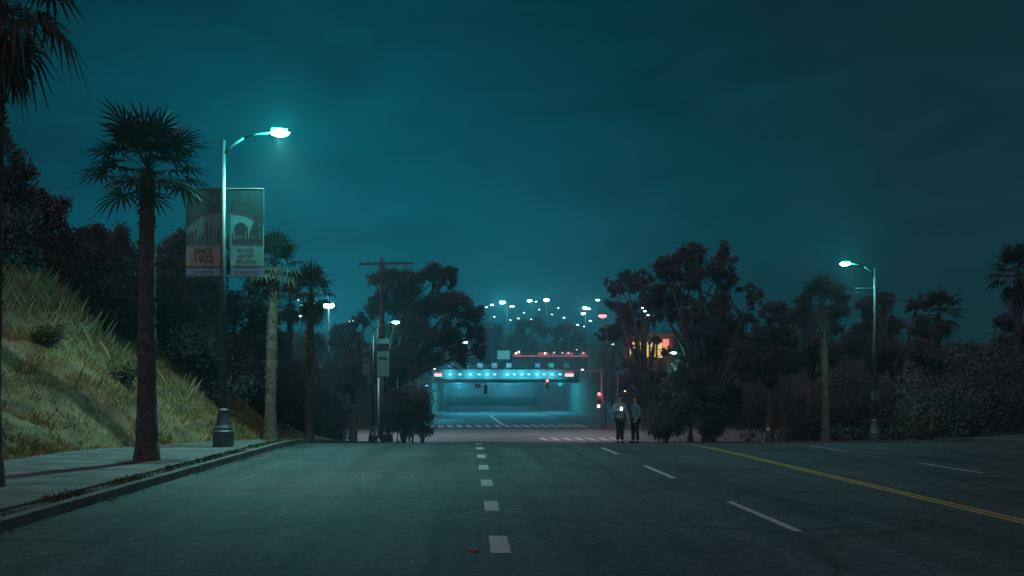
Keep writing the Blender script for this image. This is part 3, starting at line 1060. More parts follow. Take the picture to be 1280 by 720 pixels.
post('sign_post', 'pale pole right beside the second street lamp pole', 473, 68, 472, .09, 'steel', 'pole')
post('sign_post', 'thin pale pole left of the small lights by the bush', 497, 86, 466, .05, 'steel', 'pole')
post('sign_post', 'thin pale pole right of the small lights by the bush', 512, 86, 466, .06, 'steel', 'pole')
post('sign_post', 'thin pole with a small plate above the two people', 772, 87, 457, .05, 'steel', 'pole', None, (.3, .4, 'dark_metal'))
for px, Y, hpx, lab in ((465, 64, 543, 'pale short bollard at the foot of the second lamp'), (480, 62, 541, 'pale short bollard between lamp foot and bush'), (500, 60, 543, 'left pale bollard of the pair under the bush'), (508, 60, 543, 'right pale bollard of the pair under the bush'), (960, 60, 532, 'small pale marker post on the opposite kerb')):
    x = PX(px, Y)
    if 500 <= px <= 510:
        x -= .9
    z0 = float(zr(Y)) + (.13 if x > -6 else .15)
    root = empty('bollard', (x, Y, z0), lab, 'bollard', 'bollards by the road')
    m = MB()
    t = max(.7, PZ(hpx, Y) - z0)
    m.tube([(0, 0, 0), (0, 0, t * .9), (0, 0, t)], [.09, .08, .04], 10)
    m.build('post', M['kerb'], root, True)
    m = MB()
    m.tube([(0, 0, t * .7), (0, 0, t * .82)], .084, 10)
    m.build('band', M['white'], root, True)
# white railing on the corner by the crosswalk
rl = empty('railing', (PX(534, 121), 121, ZLOW + .13), 'pale metal railing at the left end of the far crosswalk', 'railing')
for k in range(9):
    m = MB()
    m.tube([(-1.4 + .36 * k, .5 * k, 0), (-1.4 + .36 * k, .5 * k, 1.35)], .035, 6)
    m.build('baluster', M['steel'], rl)
for zz in (1.35, .2):
    m = MB()
    m.tube([(-1.45, 0, zz), (-1.4 + .36 * 8, 4, zz)], .04, 6)
    m.build('rail', M['steel'], rl)

# raised road reflectors
for px, py, lab in ((738, 681, 'pale raised road marker between the two lane lines'), (927, 676, 'pale raised road marker beside the right lane dash'), (592, 689, 'reddish raised road marker left of the nearest lane block')):
    Y = CAMH * F / (py - VPY)
    m = MB()
    m.tube([(0, 0, -.002), (0, 0, .012), (0, 0, .02)], [.06, .055, .035], 14)
    o = m.build('road_marker', M['red_kerb' if px < 600 else 'kerb'], None, True)
    o.location = (PX(px, Y), Y, 0.002)
    tag(o, lab, 'road marker', 'raised road markers')

# ------------------------------------------------------------------ overpass
OY = 200.0
ox0, ox1 = PX(520, OY), PX(735, OY)
ov = empty('overpass', ((ox0 + ox1) / 2, OY, ZLOW), 'concrete overpass with a teal lit side crossing the lower road', 'overpass')
oc = ov.location.x
dz0, dz1 = PZ(474, OY) - ZLOW, PZ(463, OY) - ZLOW
W = ox1 - ox0
m = MB()
m.box(0, 6, (dz0 + dz1) / 2 - .1, W, 11.4, dz1 - dz0 - .3)
m.build('deck', M['concrete'], ov)
m = MB()
m.box(0, 0, (dz0 + dz1) / 2, W, .5, dz1 - dz0)
m.box(0, -.32, dz1 + .05, W, .9, .22)
m.build('parapet', M['concrete'], ov)
for k in range(5):
    m = MB()
    m.box(0, 2 + k * 2.1, dz0 - .38, W, .6, .7)
    m.build('girder', M['concrete_dark'], ov)
for s, xx in ((-1, -6.9 - oc), (1, 22.4 - oc)):
    m = MB()
    m.box(xx + s * .4, 6, dz0 / 2, 1.0, 12, dz0)
    m.build('abutment', M['concrete'], ov)
m = MB()
m.tube([(-W / 2, -.1, dz1 + .85), (W / 2, -.1, dz1 + .85)], .05, 6)
k = -W / 2 + .5
while k < W / 2:
    m.tube([(k, -.1, dz1 + .1), (k, -.1, dz1 + .85)], .04, 5)
    k += 2.0
m.build('guard_rail', M['dark_metal'], ov)
fixt = [563, 575, 588, 599, 609, 618.5, 634, 643, 652, 661, 671, 680, 690, 700]
first = None
for i, px in enumerate(fixt):
    q = MB()
    q.box(0, 0, 0, .55, .18, .26, .05)
    o = q.build('light_fixture', M['strip'], ov) if first is None else None
    if first is None:
        first = o
    else:
        o = first.copy()
        COL.objects.link(o)
        o.parent = ov
    o.location = (PX(px, OY) - oc, -.36, PZ(468, OY) - ZLOW)
    if i % 2 == 0:
        lamp('fixture_light', 'POINT', (PX(px, OY) - oc, -1.6, PZ(468, OY) - ZLOW), 420, (.08, .8, 1.0), .3, parent=ov)
for i, xx in enumerate((-2, 5, 12, 19)):                 # lamps beneath the deck
    q = MB()
    q.box(xx - oc, 5.2, dz0 - .12, 1.4, .3, .1)
    q.build('soffit_light', M['strip'], ov)
    for y in (5.2, 11.5):
        lamp('soffit_lamp', 'POINT', (xx - oc, y, dz0 - 1.1), 1300, (.05, .75, 1.0), .4, parent=ov)
for px, lab in ((547, 'white lit sign with red top at the left end of the overpass'), (711, 'white lit sign with red top at the right end of the overpass')):
    rt = empty('clearance_sign', (PX(px, OY), OY - .9, PZ(471, OY)), lab, 'sign', 'lit signs on the overpass')
    q = MB()
    q.box(0, 0, .32, 1.75, .16, .64, .03)
    q.build('lit_face', M['white_sign'], rt)
    q = MB()
    q.box(0, 0, .82, 1.7, .16, .36, .03)
    q.build('red_top', M['red_fascia'], rt)
    q = MB()
    q.box(0, .25, .5, 1.9, .3, 1.3)
    q.build('housing', M['dark_metal'], rt)
cols = {'v': ('violet', (.16, .15, .22)), 'g': ('green', (.08, .26, .17)), 'p': ('pinkish grey', (.36, .30, .32)), 't': ('teal', (.12, .28, .30))}
for key, (nm, c) in cols.items():
    M['sq_' + key] = mat('square_' + nm, c, .7, .2, 3)
pos = [(563, 'v', 'dim violet square panel at the left end of the overpass rail'), (582, 'g', 'green square panel near the left end of the overpass rail'), (600, 'p', 'first pinkish grey square panel right of the left green one'), (618, 'p', 'second pinkish grey square panel right of the left green one'), (636, 'p', 'last pinkish grey square panel below the teal lit board'), (672, 'v', 'violet square panel left of the hanging red signal'), (689, 'g', 'green square panel just above the hanging red signal'), (708, 't', 'teal square panel above the right overpass sign')]
for px, c, lab in pos:
    rt = empty('rail_panel', (PX(px, OY), OY - .2, PZ(463, OY) + .16), lab, 'panel', 'square panels on the overpass rail')
    q = MB()
    q.box(0, -.1, .75, 1.1, .06, 1.1, .02)
    q.build('plate', M['sq_' + c], rt)
    q = MB()
    q.box(0, 0, .6, .08, .08, 1.25)
    q.build('post', M['dark_metal'], rt)

for s, xx, lab in ((-1, -7.1, 'pale concrete retaining wall along the left of the underpass'), (1, 22.6, 'pale concrete retaining wall along the right of the underpass')):
    rt = empty('retaining_wall', (xx, 225, ZLOW), lab, 'wall', 'walls of the underpass')
    for (y0, y1, h0, h1) in ((-75, -25.5, 1.2, 8.0), (-12, 76, 8.9, 8.9)):
        m = MB()
        m.add([(-.3, y0, 0), (.3, y0, 0), (.3, y1, 0), (-.3, y1, 0), (-.3, y0, h0), (.3, y0, h0), (.3, y1, h1), (-.3, y1, h1)], [(3, 2, 1, 0), (4, 5, 6, 7), (0, 1, 5, 4), (1, 2, 6, 5), (2, 3, 7, 6), (3, 0, 4, 7)])
        m.build('wall_panel', M['concrete'], rt)
rt = empty('end_wall', (7.7, 300.6, ZLOW), 'dim concrete wall closing the view under the overpass', 'wall')
m = MB()
m.box(0, 0, 4.4, 29.0, .6, 8.8)
m.build('wall_panel', M['concrete'], rt)
m = MB()
m.box(0, -.1, 8.9, 29.0, .9, .25)
m.build('coping', M['concrete_dark'], rt)
sp = [(-5.5 + k * .95, 298.3, 2.4, 1.0) for k in range(28)]
C, R = [], []
r = np.random.RandomState(77)
for (x, Y, hgt, rad) in sp:
    for k in range(5):
        C.append((x + r.normal(0, .4) - 7.7, r.normal(0, .35), r.uniform(.2, 1) * hgt))
        R.append(rad * r.uniform(.5, .8))
hg = empty('hedge', (7.7, 298.3, ZLOW + .14), 'dark hedge at the foot of the end wall', 'hedge')
np_mesh('foliage', leaf_cloud(C, R, 7000, .6, r), 4, M['leaf'], hg)
for px, wd, lab in ((573, .8, 'short bright wall lamp low under the left of the overpass'), (633, 2.4, 'long bright wall lamp low under the middle of the overpass')):
    rt = empty('wall_lamp', (PX(px, 300), 300.2, PZ(478, 300)), lab, 'wall lamp', 'lamps on the end wall')
    q = MB()
    q.box(0, -.25, .2, wd + .2, .4, .14)
    q.build('hood', M['dark_metal'], rt)
    q = MB()
    q.box(0, -.3, 0, wd, .25, .3, .05)
    q.build('lens', M['lens_dim'], rt)
    lamp('wall_light', 'POINT', (0, -5, -.4), 1300, (.05, .75, 1.0), .4, parent=rt)
rt = empty('wall_lamp', (-6.55, 160, ZLOW + 5.5), 'added lamp brightening the left retaining wall before the overpass', 'wall lamp')  # extra lamp, added only to light the left wall of the underpass
q = MB()
q.box(-.25, 0, .1, .6, .5, .15, .04)
q.build('hood', M['dark_metal'], rt)
q = MB()
q.box(-.1, 0, -.03, .3, .3, .1, .04)
q.build('lens', M['strip'], rt)
lamp('wall_light', 'POINT', (1.6, 0, -.6), 1900, (.05, .75, 1.0), .3, parent=rt)


# ------------------------------------------------------------------ traffic signals
def signal_head(parent, x, y, z, lit, s=1.0):
    """three-light head: housing, visors, three lenses"""
    h = MB()
    h.box(x, y, z, .36 * s, .24 * s, 1.08 * s, .05)
    hd = h.build('signal_head', M['dark_metal'], parent)
    v = MB()
    for k in (-1, 0, 1):
        zz = z + k * .34 * s
        n = 10
        vs, fs = [], []
        for i in range(n + 1):
            a = math.pi * i / n
            for dy in (-.12, -.30):
                vs.append((x + math.cos(a) * .15 * s, y + dy * s, zz + math.sin(a) * .15 * s))
        for i in range(n):
            fs.append((2 * i, 2 * i + 1, 2 * i + 3, 2 * i + 2))
        v.add(vs, fs)
    v.build('visor', M['dark_metal'], hd)
    for k in (-1, 0, 1):
        l = MB()
        l.ball((x, y - .13 * s, z + k * .34 * s), .14 * s, .05 * s, .14 * s, 12, 6)
        l.build('signal_lens', M['red_core'] if k == 1 and lit else M['dark_metal'], hd, True)
    return hd


SY = 122.0
sx = PX(752, SY)
tl = empty('traffic_signal', (sx, SY, ZLOW + .12), 'traffic signal mast with red light hanging over the lower road', 'traffic light', 'traffic signals')
m = MB()
top = PZ(466, SY) - ZLOW
m.tube([(0, 0, 0), (0, 0, top + .3)], [.15, .10], 12)
m.build('pole', M['steel'], tl, True)
m = MB()
m.tube([(0, 0, top), (-3, 0, top + .12), (PX(680, SY) - sx, 0, top + .15)], [.09, .07, .045], 10)
m.build('mast_arm', M['steel'], tl, True)
signal_head(tl, PX(684, SY) - sx, -.1, PZ(480, SY) - ZLOW - .1, True, 1.1)
signal_head(tl, -.35, -.2, PZ(498, SY) - ZLOW, True, 1.3)
q = MB()
q.box(-.42, -.2, PZ(509, SY) - ZLOW, .42, .24, .46, .04)
pd = q.build('pedestrian_signal', M['dark_metal'], tl)
q = MB()
q.box(-.42, -.335, PZ(509, SY) - ZLOW, .3, .02, .32)
q.build('lit_symbol', M['orange_lamp'], pd)
lamp('signal_glow', 'POINT', (PX(684, SY) - sx, -.7, PZ(476, SY) - ZLOW), 70, (1, .1, .12), .15, parent=tl)
lamp('signal_glow', 'POINT', (-.35, -.9, PZ(494, SY) - ZLOW), 130, (1, .08, .1), .15, parent=tl)
tb = empty('traffic_signal', (PX(523, 124), 124, ZLOW + .14), 'traffic signal mast seen from behind over the left lanes', 'traffic light', 'traffic signals')
bx = tb.location.x
m = MB()
top = PZ(479, 124) - ZLOW
m.tube([(0, 0, 0), (0, 0, top + .3)], [.15, .10], 12)
m.build('pole', M['steel'], tb, True)
m = MB()
m.tube([(0, 0, top), (4, 0, top + .05), (PX(612, 124) - bx, 0, top + .1)], [.09, .07, .045], 10)
m.build('mast_arm', M['steel'], tb, True)
signal_head(tb, PX(607, 124) - bx, -.1, PZ(487, 124) - ZLOW - .12, False, 1.05)
q = MB()
q.box(PX(597, 124) - bx, -.08, PZ(482.5, 124) - ZLOW - .12, .7, .05, .5)
q.build('street_sign', M['dark_metal'], tb)


# ------------------------------------------------------------------ far lights
def light_pole(name, label, Y, heads, mtl='lens_far', size=.35, watts=0, col=CY, group='far lamps', cat='lamp post', bx=None):
    """heads: list of (px, py[, size, material]) on one pole"""
    xs_ = [PX(hd[0], Y) for hd in heads]
    x = sum(xs_) / len(xs_) if bx is None else PX(bx, Y)
    z0 = gz(x, Y)
    root = empty(name, (x, Y, z0), label, cat, group)
    topz = max(PZ(hd[1], Y) for hd in heads) - z0
    m = MB()
    w = .05 + .0001 * Y
    m.tube([(0, 0, -.1), (0, 0, topz + .1)], [w * 1.3, w], 8)
    m.build('pole', M['mast_shade_paint'], root, True)
    m = MB()
    for hd, xx in zip(heads, xs_):
        zz = PZ(hd[1], Y) - z0
        m.tube([(0, 0, zz + .12), (xx - x, 0, zz + .12 + 1e-3)], w * .6, 6)
    m.build('crossarm', M['mast_shade_paint'], root)
    for hd, xx in zip(heads, xs_):
        sz = hd[2] if len(hd) > 2 else size
        mm = hd[3] if len(hd) > 3 else mtl
        zz = PZ(hd[1], Y) - z0
        q = MB()
        q.box(xx - x, .02, zz + sz * .45, sz * 2.2, sz * 1.3, sz * .3, sz * .2)
        hh_ = q.build('lamp_head', M['mast_shade_paint'], root)
        q = MB()
        q.ball((xx - x, -.05, zz), sz, sz * .6, sz * .5, 10, 6)
        q.build('lens', M[mm], hh_, True)
    if watts:
        hd = heads[0]
        lamp('floodlight', 'POINT', (xs_[0] - x, -3.0, PZ(hd[1], Y) - z0 - .4), watts, col, .3, parent=root)
    return root


light_pole('floodlight_mast', 'bright glowing floodlight above the dark left trees', 92, [(411, 382, .52, 'lens')], watts=2600, col=(.2, .85, .95))
light_pole('floodlight_mast', 'mast of three small lights between the two mottled palms', 118, [(374, 375, .14, 'lens_dim'), (379, 381, .3, 'lens_dim'), (391, 380, .3, 'lens_dim')])
light_pole('floodlight_mast', 'two small low lights behind the slimmer palm trunk', 120, [(375, 395, .26, 'lens_dim'), (397, 398, .24, 'lens_dim')])
light_pole('floodlight_mast', 'brightest pair of far floodlights above the overpass', 340, [(628, 378, .95), (640, 383, .65)], watts=9000, col=(.15, .8, .95))
light_pole('floodlight_mast', 'dim pair of far lamps left of the brightest pair', 345, [(608, 384, .5, 'lens_dim'), (615, 381, .65, 'lens_dim')])
light_pole('floodlight_mast', 'middle far floodlight above the overpass', 350, [(662, 376, .8), (670, 377, .45, 'lens_dim')], watts=2500, col=(.15, .8, .95))
light_pole('floodlight_mast', 'right wide far floodlight above the overpass', 352, [(683, 375, .95)], watts=2500, col=(.15, .8, .95))
light_pole('floodlight_mast', 'cluster of white lamps left of the red beacon', 335, [(731, 385, .75), (729, 392, .65), (736, 386, .5)], watts=5000, col=(.3, .9, 1))
light_pole('floodlight_mast', 'single dim lamp above the red beacon', 338, [(747, 375, .8, 'lens_dim')])
light_pole('floodlight_mast', 'pinkish small lamp below the brightest floodlights', 330, [(622, 407, .6, 'lens_pink')])
light_pole('street_lantern', 'small white lamp under the loose tree right of the overpass', 160, [(765.5, 430.5, .24, 'lens_dim')])
light_pole('street_lantern', 'three small teal lamps seen through the gap left of the domed tree', 121, [(803, 385, .14, 'lens_dim'), (806, 389, .2, 'lens_dim'), (810, 394, .16, 'lens_dim')])
for k, (px, py, sz) in enumerate([(655, 391, .3), (648, 398, .35), (690, 393, .3), (674, 387, .3), (705, 397, .4), (738, 401, .5), (722, 406, .4), (638, 400, .3), (618, 396, .35), (698, 385, .3), (664, 399, .3), (730, 408, .3)]):
    light_pole('street_lantern', 'tiny dim teal lamp among the far trees above the overpass', 316 + k, [(px, py, sz, 'lens_dim')], group='tiny lamps among the far trees')
light_pole('beacon_mast', 'red glowing beacon at the left side of the loose tree', 120, [(753, 395, .5, 'red_core')], watts=420, col=(1, .08, .12), bx=757)
for px, py, sz, lab in ((504, 461, .16, 'leftmost small white lamp above the roadside bush'), (529, 462, .2, 'brightest small lamp left of the overpass sign'), (535, 457, .16, 'small lamp right of the brightest small lamp'), (545, 453.5, .16, 'small lamp highest above the left overpass sign'), (543, 461, .15, 'small lamp touching the left overpass sign')):
    light_pole('street_lantern', lab, 140, [(px, py, sz, 'lens_dim')], bx=min(px, 507))
light_pole('street_lantern', 'small teal lamp right of the right overpass sign', 150, [(728, 462, .2, 'lens_dim')], bx=768)
light_pole('street_lantern', 'small orange lamp above the two people', 125, [(781, 489, .1, 'orange_lamp')])
il = light_pole('intersection_lamp', 'tall lamp beside the cross street hidden in the left trees', 104, [(440, 402, .3, 'lens_dim')])
lamp('cross_street_light', 'SPOT', (PX(497, 104) - il.location.x, 0, 8.2), 1700, (.95, .95, 1.0), .3, 160, .6, il)
lamp('cross_street_light', 'SPOT', (PX(720, 104) - il.location.x, 0, 9.5), 1700, (1.0, .92, .95), .3, 160, .6, il)

# ------------------------------------------------------------------ far buildings and signs
BY = 309.0
rt = empty('low_shop', (PX(688, BY), BY + 4, gz(PX(688, BY), BY)), 'low far building with a glowing red roof edge', 'building')
bw = (735 - 641) / F * BY
z0 = rt.location.z
zt, zb = PZ(437.5, BY) - z0, PZ(446, BY) - z0
m = MB()
m.box(0, 0, zt / 2 - .2, bw, 7, zt - .4)
m.build('wall', M['concrete_dark'], rt)
m = MB()
m.box(0, -3.65, zb + .25, bw, .3, .35)
m.build('red_fascia', M['red_fascia'], rt)
rr = random.Random(8)
for (a, b) in ((-.49, -.40), (-.16, -.02), (.02, .06), (.2, .3), (.4, .48)):
    m = MB()
    m.box((a + b) / 2 * bw, -3.6, zb + .95, (b - a) * bw, .2, .7 * rr.uniform(.6, 1.2))
    m.build('lit_window', M['red_fascia'], rt)
for fx in (-.455, -.42, -.07, .05, .16, .24, .44):
    q = MB()
    q.box(fx * bw, -3.85, zb + 1.25 + rr.uniform(-.3, .3), .45, .15, .5)
    q.build('lamp', M['lens_pink'] if fx < 0 else M['white_sign'], rt)
m = MB()
m.box(0, 0, zt + .05, bw + .6, 7.8, .3)
m.build('roof', M['roof'], rt)


def board(label, px, py, w, h, Y, mtl, lampm=None):
    x = PX(px, Y)
    z0 = gz(x, Y)
    root = empty('billboard', (x, Y, z0), label, 'billboard', 'lit boards beyond the overpass')
    zc = PZ(py, Y) - z0
    q = MB()
    q.box(0, 0, zc, w, .3, h, .1)
    q.build('panel', M[mtl], root)
    q = MB()
    q.box(0, .12, zc, w + .3, .2, h + .3)
    q.build('frame', M['dark_metal'], root)
    for s in (-.3, .3):
        q = MB()
        q.tube([(s * w, .1, 0), (s * w, .1, zc - h / 2)], .12, 8)
        q.build('post', M['dark_metal'], root)
    if lampm:
        q = MB()
        q.box(.5, -.3, zc + h / 2 + 1.0, 1.6, .3, .5, .1)
        q.build('lamp', M[lampm], root)
    return root


board('teal lit board above the middle of the overpass', 629.5, 443.5, 3.8, 2.6, 306, 'teal_sign')
board('dim blue board with a white lamp under the big left tree', 579, 437, 4.4, 2.4, 307, 'blue_sign', 'lens_pink')

wb = empty('warm_building', (PX(810, 150), 150, gz(PX(810, 150), 150)), 'warm lit upper building behind the domed tree branches', 'building')
z0 = wb.location.z
zt, zb = PZ(420, 150) - z0, PZ(452, 150) - z0
m = MB()
m.box(0, 4, zt / 2, 7.4, 8, zt)
m.build('wall', M['stucco'], wb)
m = MB()
m.box(0, 4, zt + .15, 8.2, 8.8, .3)
m.build('roof', M['roof'], wb)
for k in range(5):
    f = MB()
    xx = -2.4 + k * 1.05
    f.box(xx, -.04, zb + 1.75, .86, .1, 2.5)
    fr = f.build('window', M['dark_metal'], wb)
    q = MB()
    q.box(xx, -.08, zb + 1.75, .7, .06, 2.3)
    q.build('pane', M['warm_lit'], fr)
f = MB()
f.box(2.7, -.06, zb + 2.4, .9, .14, 2.0)
fs_ = f.build('red_sign', M['warm_red'], wb)
q = MB()
q.ball((PX(797.5, 150) - wb.location.x, -.3, PZ(431.5, 150) - z0), .22, .15, .22)
q.build('wall_lamp', M['orange_lamp'], wb, True)
lamp('warm_light', 'POINT', (-.5, -3.0, zb + 2.2), 190, (1.0, .62, .22), .3, parent=wb)
lamp('warm_red_light', 'POINT', (2.7, -2.0, zb + 2.6), 120, (1.0, .25, .2), .3, parent=wb)


# ------------------------------------------------------------------ people
def skin_mesh(name, pts, edges, rad, root_i, mtl, parent, sub=2):
    me = bpy.data.meshes.new(name)
    me.from_pydata(pts, edges, [])
    o = bpy.data.objects.new(name, me)
    COL.objects.link(o)
    o.modifiers.new('skin', 'SKIN').use_smooth_shade = True
    s = o.modifiers.new('sub', 'SUBSURF')
    s.levels = s.render_levels = sub
    sv = me.skin_vertices[0].data
    for i, r0 in enumerate(rad):
        sv[i].radius = r0 if isinstance(r0, tuple) else (r0, r0)
        sv[i].use_root = (i == root_i)
    bpy.context.view_layer.update()
    ev = o.evaluated_get(bpy.context.evaluated_depsgraph_get())
    m2 = bpy.data.meshes.new_from_object(ev)
    m2.name = name
    bpy.data.objects.remove(o)
    m2.materials.clear()
    return link(name, m2, mtl, parent, True)


def person(label, x, Y, rz, jacket, elbow_r, hand_r, elbow_l, hand_l, spread, phone=False, s=1.0):
    root = empty('person', (x, Y, float(zr(Y)) + .004), label, 'person', 'people standing in the road', rz)
    P, E, R = [], [], []

    def v(p, r, link_to=None):
        P.append(tuple(c * s for c in p))
        R.append(tuple(q * s for q in r) if isinstance(r, tuple) else r * s)
        if link_to is not None:
            E.append((link_to, len(P) - 1))
        return len(P) - 1
    pel = v((0, 0, .95), (.15, .10))
    sp_ = v((0, 0, 1.12), (.13, .09), pel)
    ch = v((0, .0, 1.34), (.15, .10), sp_)
    nb = v((0, .0, 1.47), .062, ch)
    n2 = v((0, -.01, 1.54), .055, nb)
    hb = v((0, -.015, 1.60), .075, n2)
    hm = v((0, -.01, 1.67), (.078, .092), hb)
    v((0, 0, 1.745), .062, hm)
    v((0, -.112, 1.645), .013, hm)
    for sx_ in (-1, 1):
        v((sx_ * .088, .005, 1.655), .016, hm)
        hip = v((sx_ * .09, 0, .90), .085, pel)
        kn = v((sx_ * spread * .8, -.02, .50), .058, hip)
        an = v((sx_ * spread, .02, .09), .04, kn)
        v((sx_ * spread * 1.08, -.10, .035), .035, an)
    hands = {}
    for sx_, eb, hd in ((-1, elbow_r, hand_r), (1, elbow_l, hand_l)):
        sh = v((sx_ * .185, 0, 1.40), .058, ch)
        e = v(eb, .044, sh)
        w = v(hd, .031, e)
        d = (Vector(hd) - Vector(eb)).normalized()
        pl = Vector(hd) + d * .075
        pm = v(tuple(pl), (.036, .022), w)
        side = d.cross(Vector((0, 1, .2))).normalized()
        for k in range(4):
            o = side * (k - 1.5) * .02
            L = (.035, .042, .04, .03)[k]
            f1 = v(tuple(pl + o + d * .02), .0095, pm)
            f2 = v(tuple(pl + o + d * (.02 + L) + Vector((0, -.008, 0))), .0088, f1)
            v(tuple(pl + o + d * (.02 + L * 1.7) + Vector((0, -.03, -.005))), .0075, f2)
        t1 = v(tuple(pl - d * .04 + side * .045), .011, pm)
        v(tuple(pl + side * .06 + d * .01), .009, t1)
        hands[sx_] = pl
    skin_mesh('body', P, E, R, pel, M['skin'], root)
    JP, JE, JR = [], [], []
    P, E, R = JP, JE, JR
    a = v((0, 0, .86), (.175, .13))
    b = v((0, 0, 1.10), (.165, .12), a)
    c = v((0, 0, 1.33), (.185, .13), b)
    v((0, .01, 1.475), .078, c)
    for sx_, eb, hd in ((-1, elbow_r, hand_r), (1, elbow_l, hand_l)):
        sh = v((sx_ * .195, 0, 1.40), .078, c)
        e = v(eb, .062, sh)
        v(tuple(Vector(eb) * .08 + Vector(hd) * .92), .048, e)
    skin_mesh('jacket', P, E, R, 0, jacket, root)
    TP, TE, TR = [], [], []
    P, E, R = TP, TE, TR
    a = v((0, 0, .93), (.165, .12))
    for sx_ in (-1, 1):
        h = v((sx_ * .095, 0, .86), .10, a)
        k = v((sx_ * spread * .8, -.02, .50), .078, h)
        v((sx_ * spread, .02, .10), .066, k)
    skin_mesh('trousers', P, E, R, 0, M['trousers'], root)
    hmesh = MB()
    hmesh.ball((0, .022 * s, 1.70 * s), .097 * s, .105 * s, .10 * s, 14, 10)
    hmesh.build('hair', M['hair'], root, True)
    for sx_ in (-1, 1):
        q = MB()
        q.ball((sx_ * .033 * s, -.098 * s, 1.675 * s), .011 * s, .008 * s, .008 * s, 8, 6)
        q.build('eye', M['hair'], root, True)
        q = MB()
        q.ball((sx_ * spread * 1.05 * s, -.05 * s, .045 * s), .05 * s, .14 * s, .05 * s, 12, 8)
        q.build('shoe', M['shoe'], root, True)
    return root, hands


YP = 39.0
pa, ha = person('person in a pale teal jacket holding up a glowing phone', PX(775, YP), YP, .25, M['jacket_teal'], (-.30, -.10, 1.16), (-.16, -.34, 1.27), (.27, .02, 1.14), (.30, -.06, .90), .085, s=1.06)
pb, hb_ = person('person in a darker blue jacket standing turned towards the phone holder', PX(794, YP + .3), YP + .3, -1.1, M['jacket_blue'], (-.25, .02, 1.14), (-.14, -.30, 1.20), (.27, .03, 1.14), (.24, -.12, .92), .15, s=1.04)
ph = empty('phone', (0, 0, 0), 'lit phone held at chest height by the teal jacket person', 'phone')
hp = Matrix.Rotation(.25, 3, 'Z') @ ha[-1]
ph.location = (pa.location.x + hp.x, pa.location.y + hp.y - .035, pa.location.z + hp.z + .06)
q = MB()
q.box(0, 0, 0, .075, .01, .15, .004)
q.build('case', M['dark_metal'], ph)
q = MB()
q.box(0, -.007, .0, .066, .004, .13)
q.build('lit_face', M['phone_lit'], ph)
lamp('phone_light', 'POINT', (0, -.12, 0), 1.5, (.7, .9, 1), .03, parent=ph)

# ------------------------------------------------------------------ air
hz = MB()
hz.box(10, 200, 26, 560, 520, 66)
m = bpy.data.materials.new('haze_air')
m.use_nodes = True
nt = m.node_tree
nt.nodes.clear()
out = nt.nodes.new('ShaderNodeOutputMaterial')
pv = nt.nodes.new('ShaderNodeVolumePrincipled')
pv.inputs['Color'].default_value = (.45, .88, 1.0, 1)
pv.inputs['Density'].default_value = 0.0008
pv.inputs['Anisotropy'].default_value = 0.72
nt.links.new(pv.outputs['Volume'], out.inputs['Volume'])
tag(hz.build('haze', m), 'thin night haze in the air', kind='stuff')

# ------------------------------------------------------------------ sky and lights
w = bpy.data.worlds.new('World')
SC.world = w
w.use_nodes = True
nt = w.node_tree
nt.nodes.clear()
Lk = nt.links.new
out = nt.nodes.new('ShaderNodeOutputWorld')
bg = nt.nodes.new('ShaderNodeBackground')
tc = nt.nodes.new('ShaderNodeTexCoord')
sky = nt.nodes.new('ShaderNodeTexSky')
sky.sky_type = 'NISHITA'
sky.sun_disc = False
SUN_EL, SUN_AZ = math.radians(50), math.radians(200)
sky.sun_elevation = SUN_EL
sky.sun_rotation = SUN_AZ


def vdot(vec):
    d = nt.nodes.new('ShaderNodeVectorMath')
    d.operation = 'DOT_PRODUCT'
    d.inputs[1].default_value = Vector(vec).normalized()
    Lk(tc.outputs['Generated'], d.inputs[0])
    return d.outputs['Value']


def wramp(src, stops):
    r = nt.nodes.new('ShaderNodeValToRGB')
    el = r.color_ramp.elements
    while len(el) < len(stops):
        el.new(.5)
    for e, (p, c) in zip(el, stops):
        e.position, e.color = p, (*c, 1)
    Lk(src, r.inputs['Fac'])
    return r.outputs['Color']


def wmix(kind, fac, a, b):
    x = nt.nodes.new('ShaderNodeMix')
    x.data_type = 'RGBA'
    x.blend_type = kind
    if isinstance(fac, (int, float)):
        x.inputs['Factor'].default_value = fac
    else:
        Lk(fac, x.inputs['Factor'])
    for s_, v_ in ((x.inputs[6], a), (x.inputs[7], b)):
        if isinstance(v_, tuple):
            s_.default_value = (*v_, 1)
        else:
            Lk(v_, s_)
    return x.outputs[2]


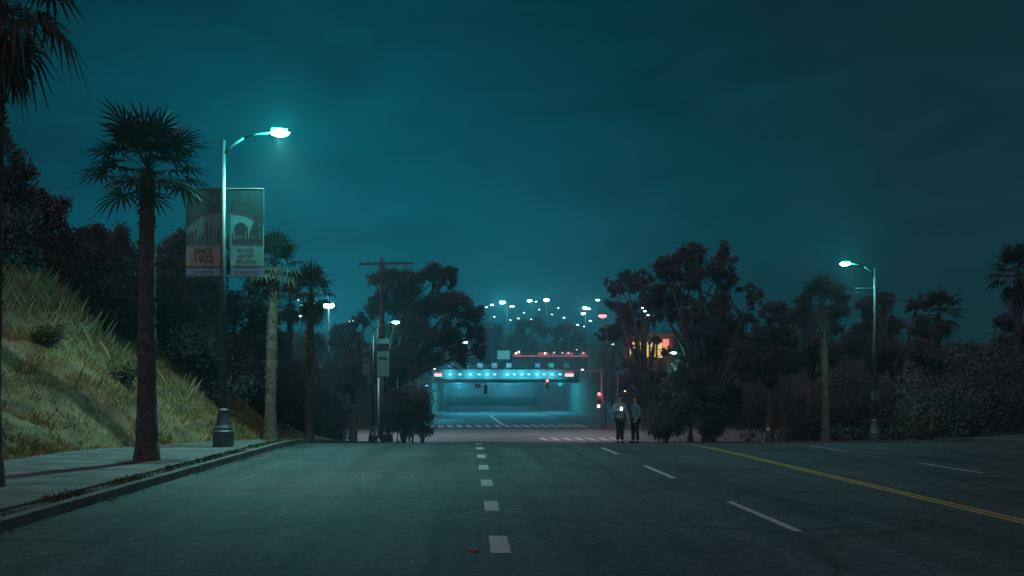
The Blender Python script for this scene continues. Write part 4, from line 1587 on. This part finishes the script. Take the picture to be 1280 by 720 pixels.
# city glow: a broad lobe low to the left of the road, darker teal elsewhere
lobe = wramp(vdot((-0.16, 1, 0.10)), [(0.84, (0.004, 0.034, 0.046)), (0.93, (0.0, 0.046, 0.064)), (0.985, (0.0, 0.078, 0.114)), (1.0, (0.0, 0.10, 0.148))])
sep = nt.nodes.new('ShaderNodeSeparateXYZ')
Lk(tc.outputs['Generated'], sep.inputs[0])
high = wramp(sep.outputs['Z'], [(0.0, (1, 1, 1)), (0.18, (.95, .95, .95)), (0.40, (.62, .62, .62)), (1.0, (.5, .5, .5))])
ns = nt.nodes.new('ShaderNodeTexNoise')
ns.inputs['Scale'].default_value = 4.5
ns.inputs['Detail'].default_value = 9
ns.inputs['Roughness'].default_value = 0.62
ns.inputs['Distortion'].default_value = 0.6
mp = nt.nodes.new('ShaderNodeMapping')
mp.inputs['Scale'].default_value = (1, 1, 3.5)
Lk(tc.outputs['Generated'], mp.inputs['Vector'])
Lk(mp.outputs['Vector'], ns.inputs['Vector'])
cl = wramp(ns.outputs['Fac'], [(0.36, (.78, .78, .79)), (0.66, (1.2, 1.17, 1.14))])
c = wmix('MULTIPLY', 1.0, lobe, high)
c = wmix('MULTIPLY', 1.0, c, cl)
dim = wmix('MULTIPLY', 1.0, sky.outputs['Color'], (.0006, .0006, .0006))
c = wmix('ADD', 1.0, c, dim)
Lk(c, bg.inputs['Color'])
bg.inputs['Strength'].default_value = 1.0
Lk(bg.outputs['Background'], out.inputs['Surface'])

sd = bpy.data.lights.new('night_sky_light', 'SUN')
sd.energy = 0.66
sd.angle = math.radians(110)
sd.color = (1.0, .70, .88)
so = bpy.data.objects.new('night_sky_light', sd)
COL.objects.link(so)
so.rotation_euler = (math.radians(40), 0, math.radians(-20))

# ------------------------------------------------------------------ camera
cd = bpy.data.cameras.new('camera')
cd.sensor_width, cd.lens = 36.0, 36.0 * F / 1280
cd.shift_x, cd.shift_y = (640 - VPX) / 1280, (VPY - 360) / 1280
cd.clip_start, cd.clip_end = 0.1, 2000
co = bpy.data.objects.new('camera', cd)
COL.objects.link(co)
co.location = (0, 0, CAMH)
co.rotation_euler = (math.pi / 2, 0, 0)
SC.camera = co
vs_ = SC.view_settings
vs_.view_transform, vs_.look, vs_.exposure, vs_.gamma = 'Standard', 'None', 0.0, 1.0
SC.cycles.use_denoising = True
SC.cycles.max_bounces = 4
SC.cycles.volume_bounces = 0
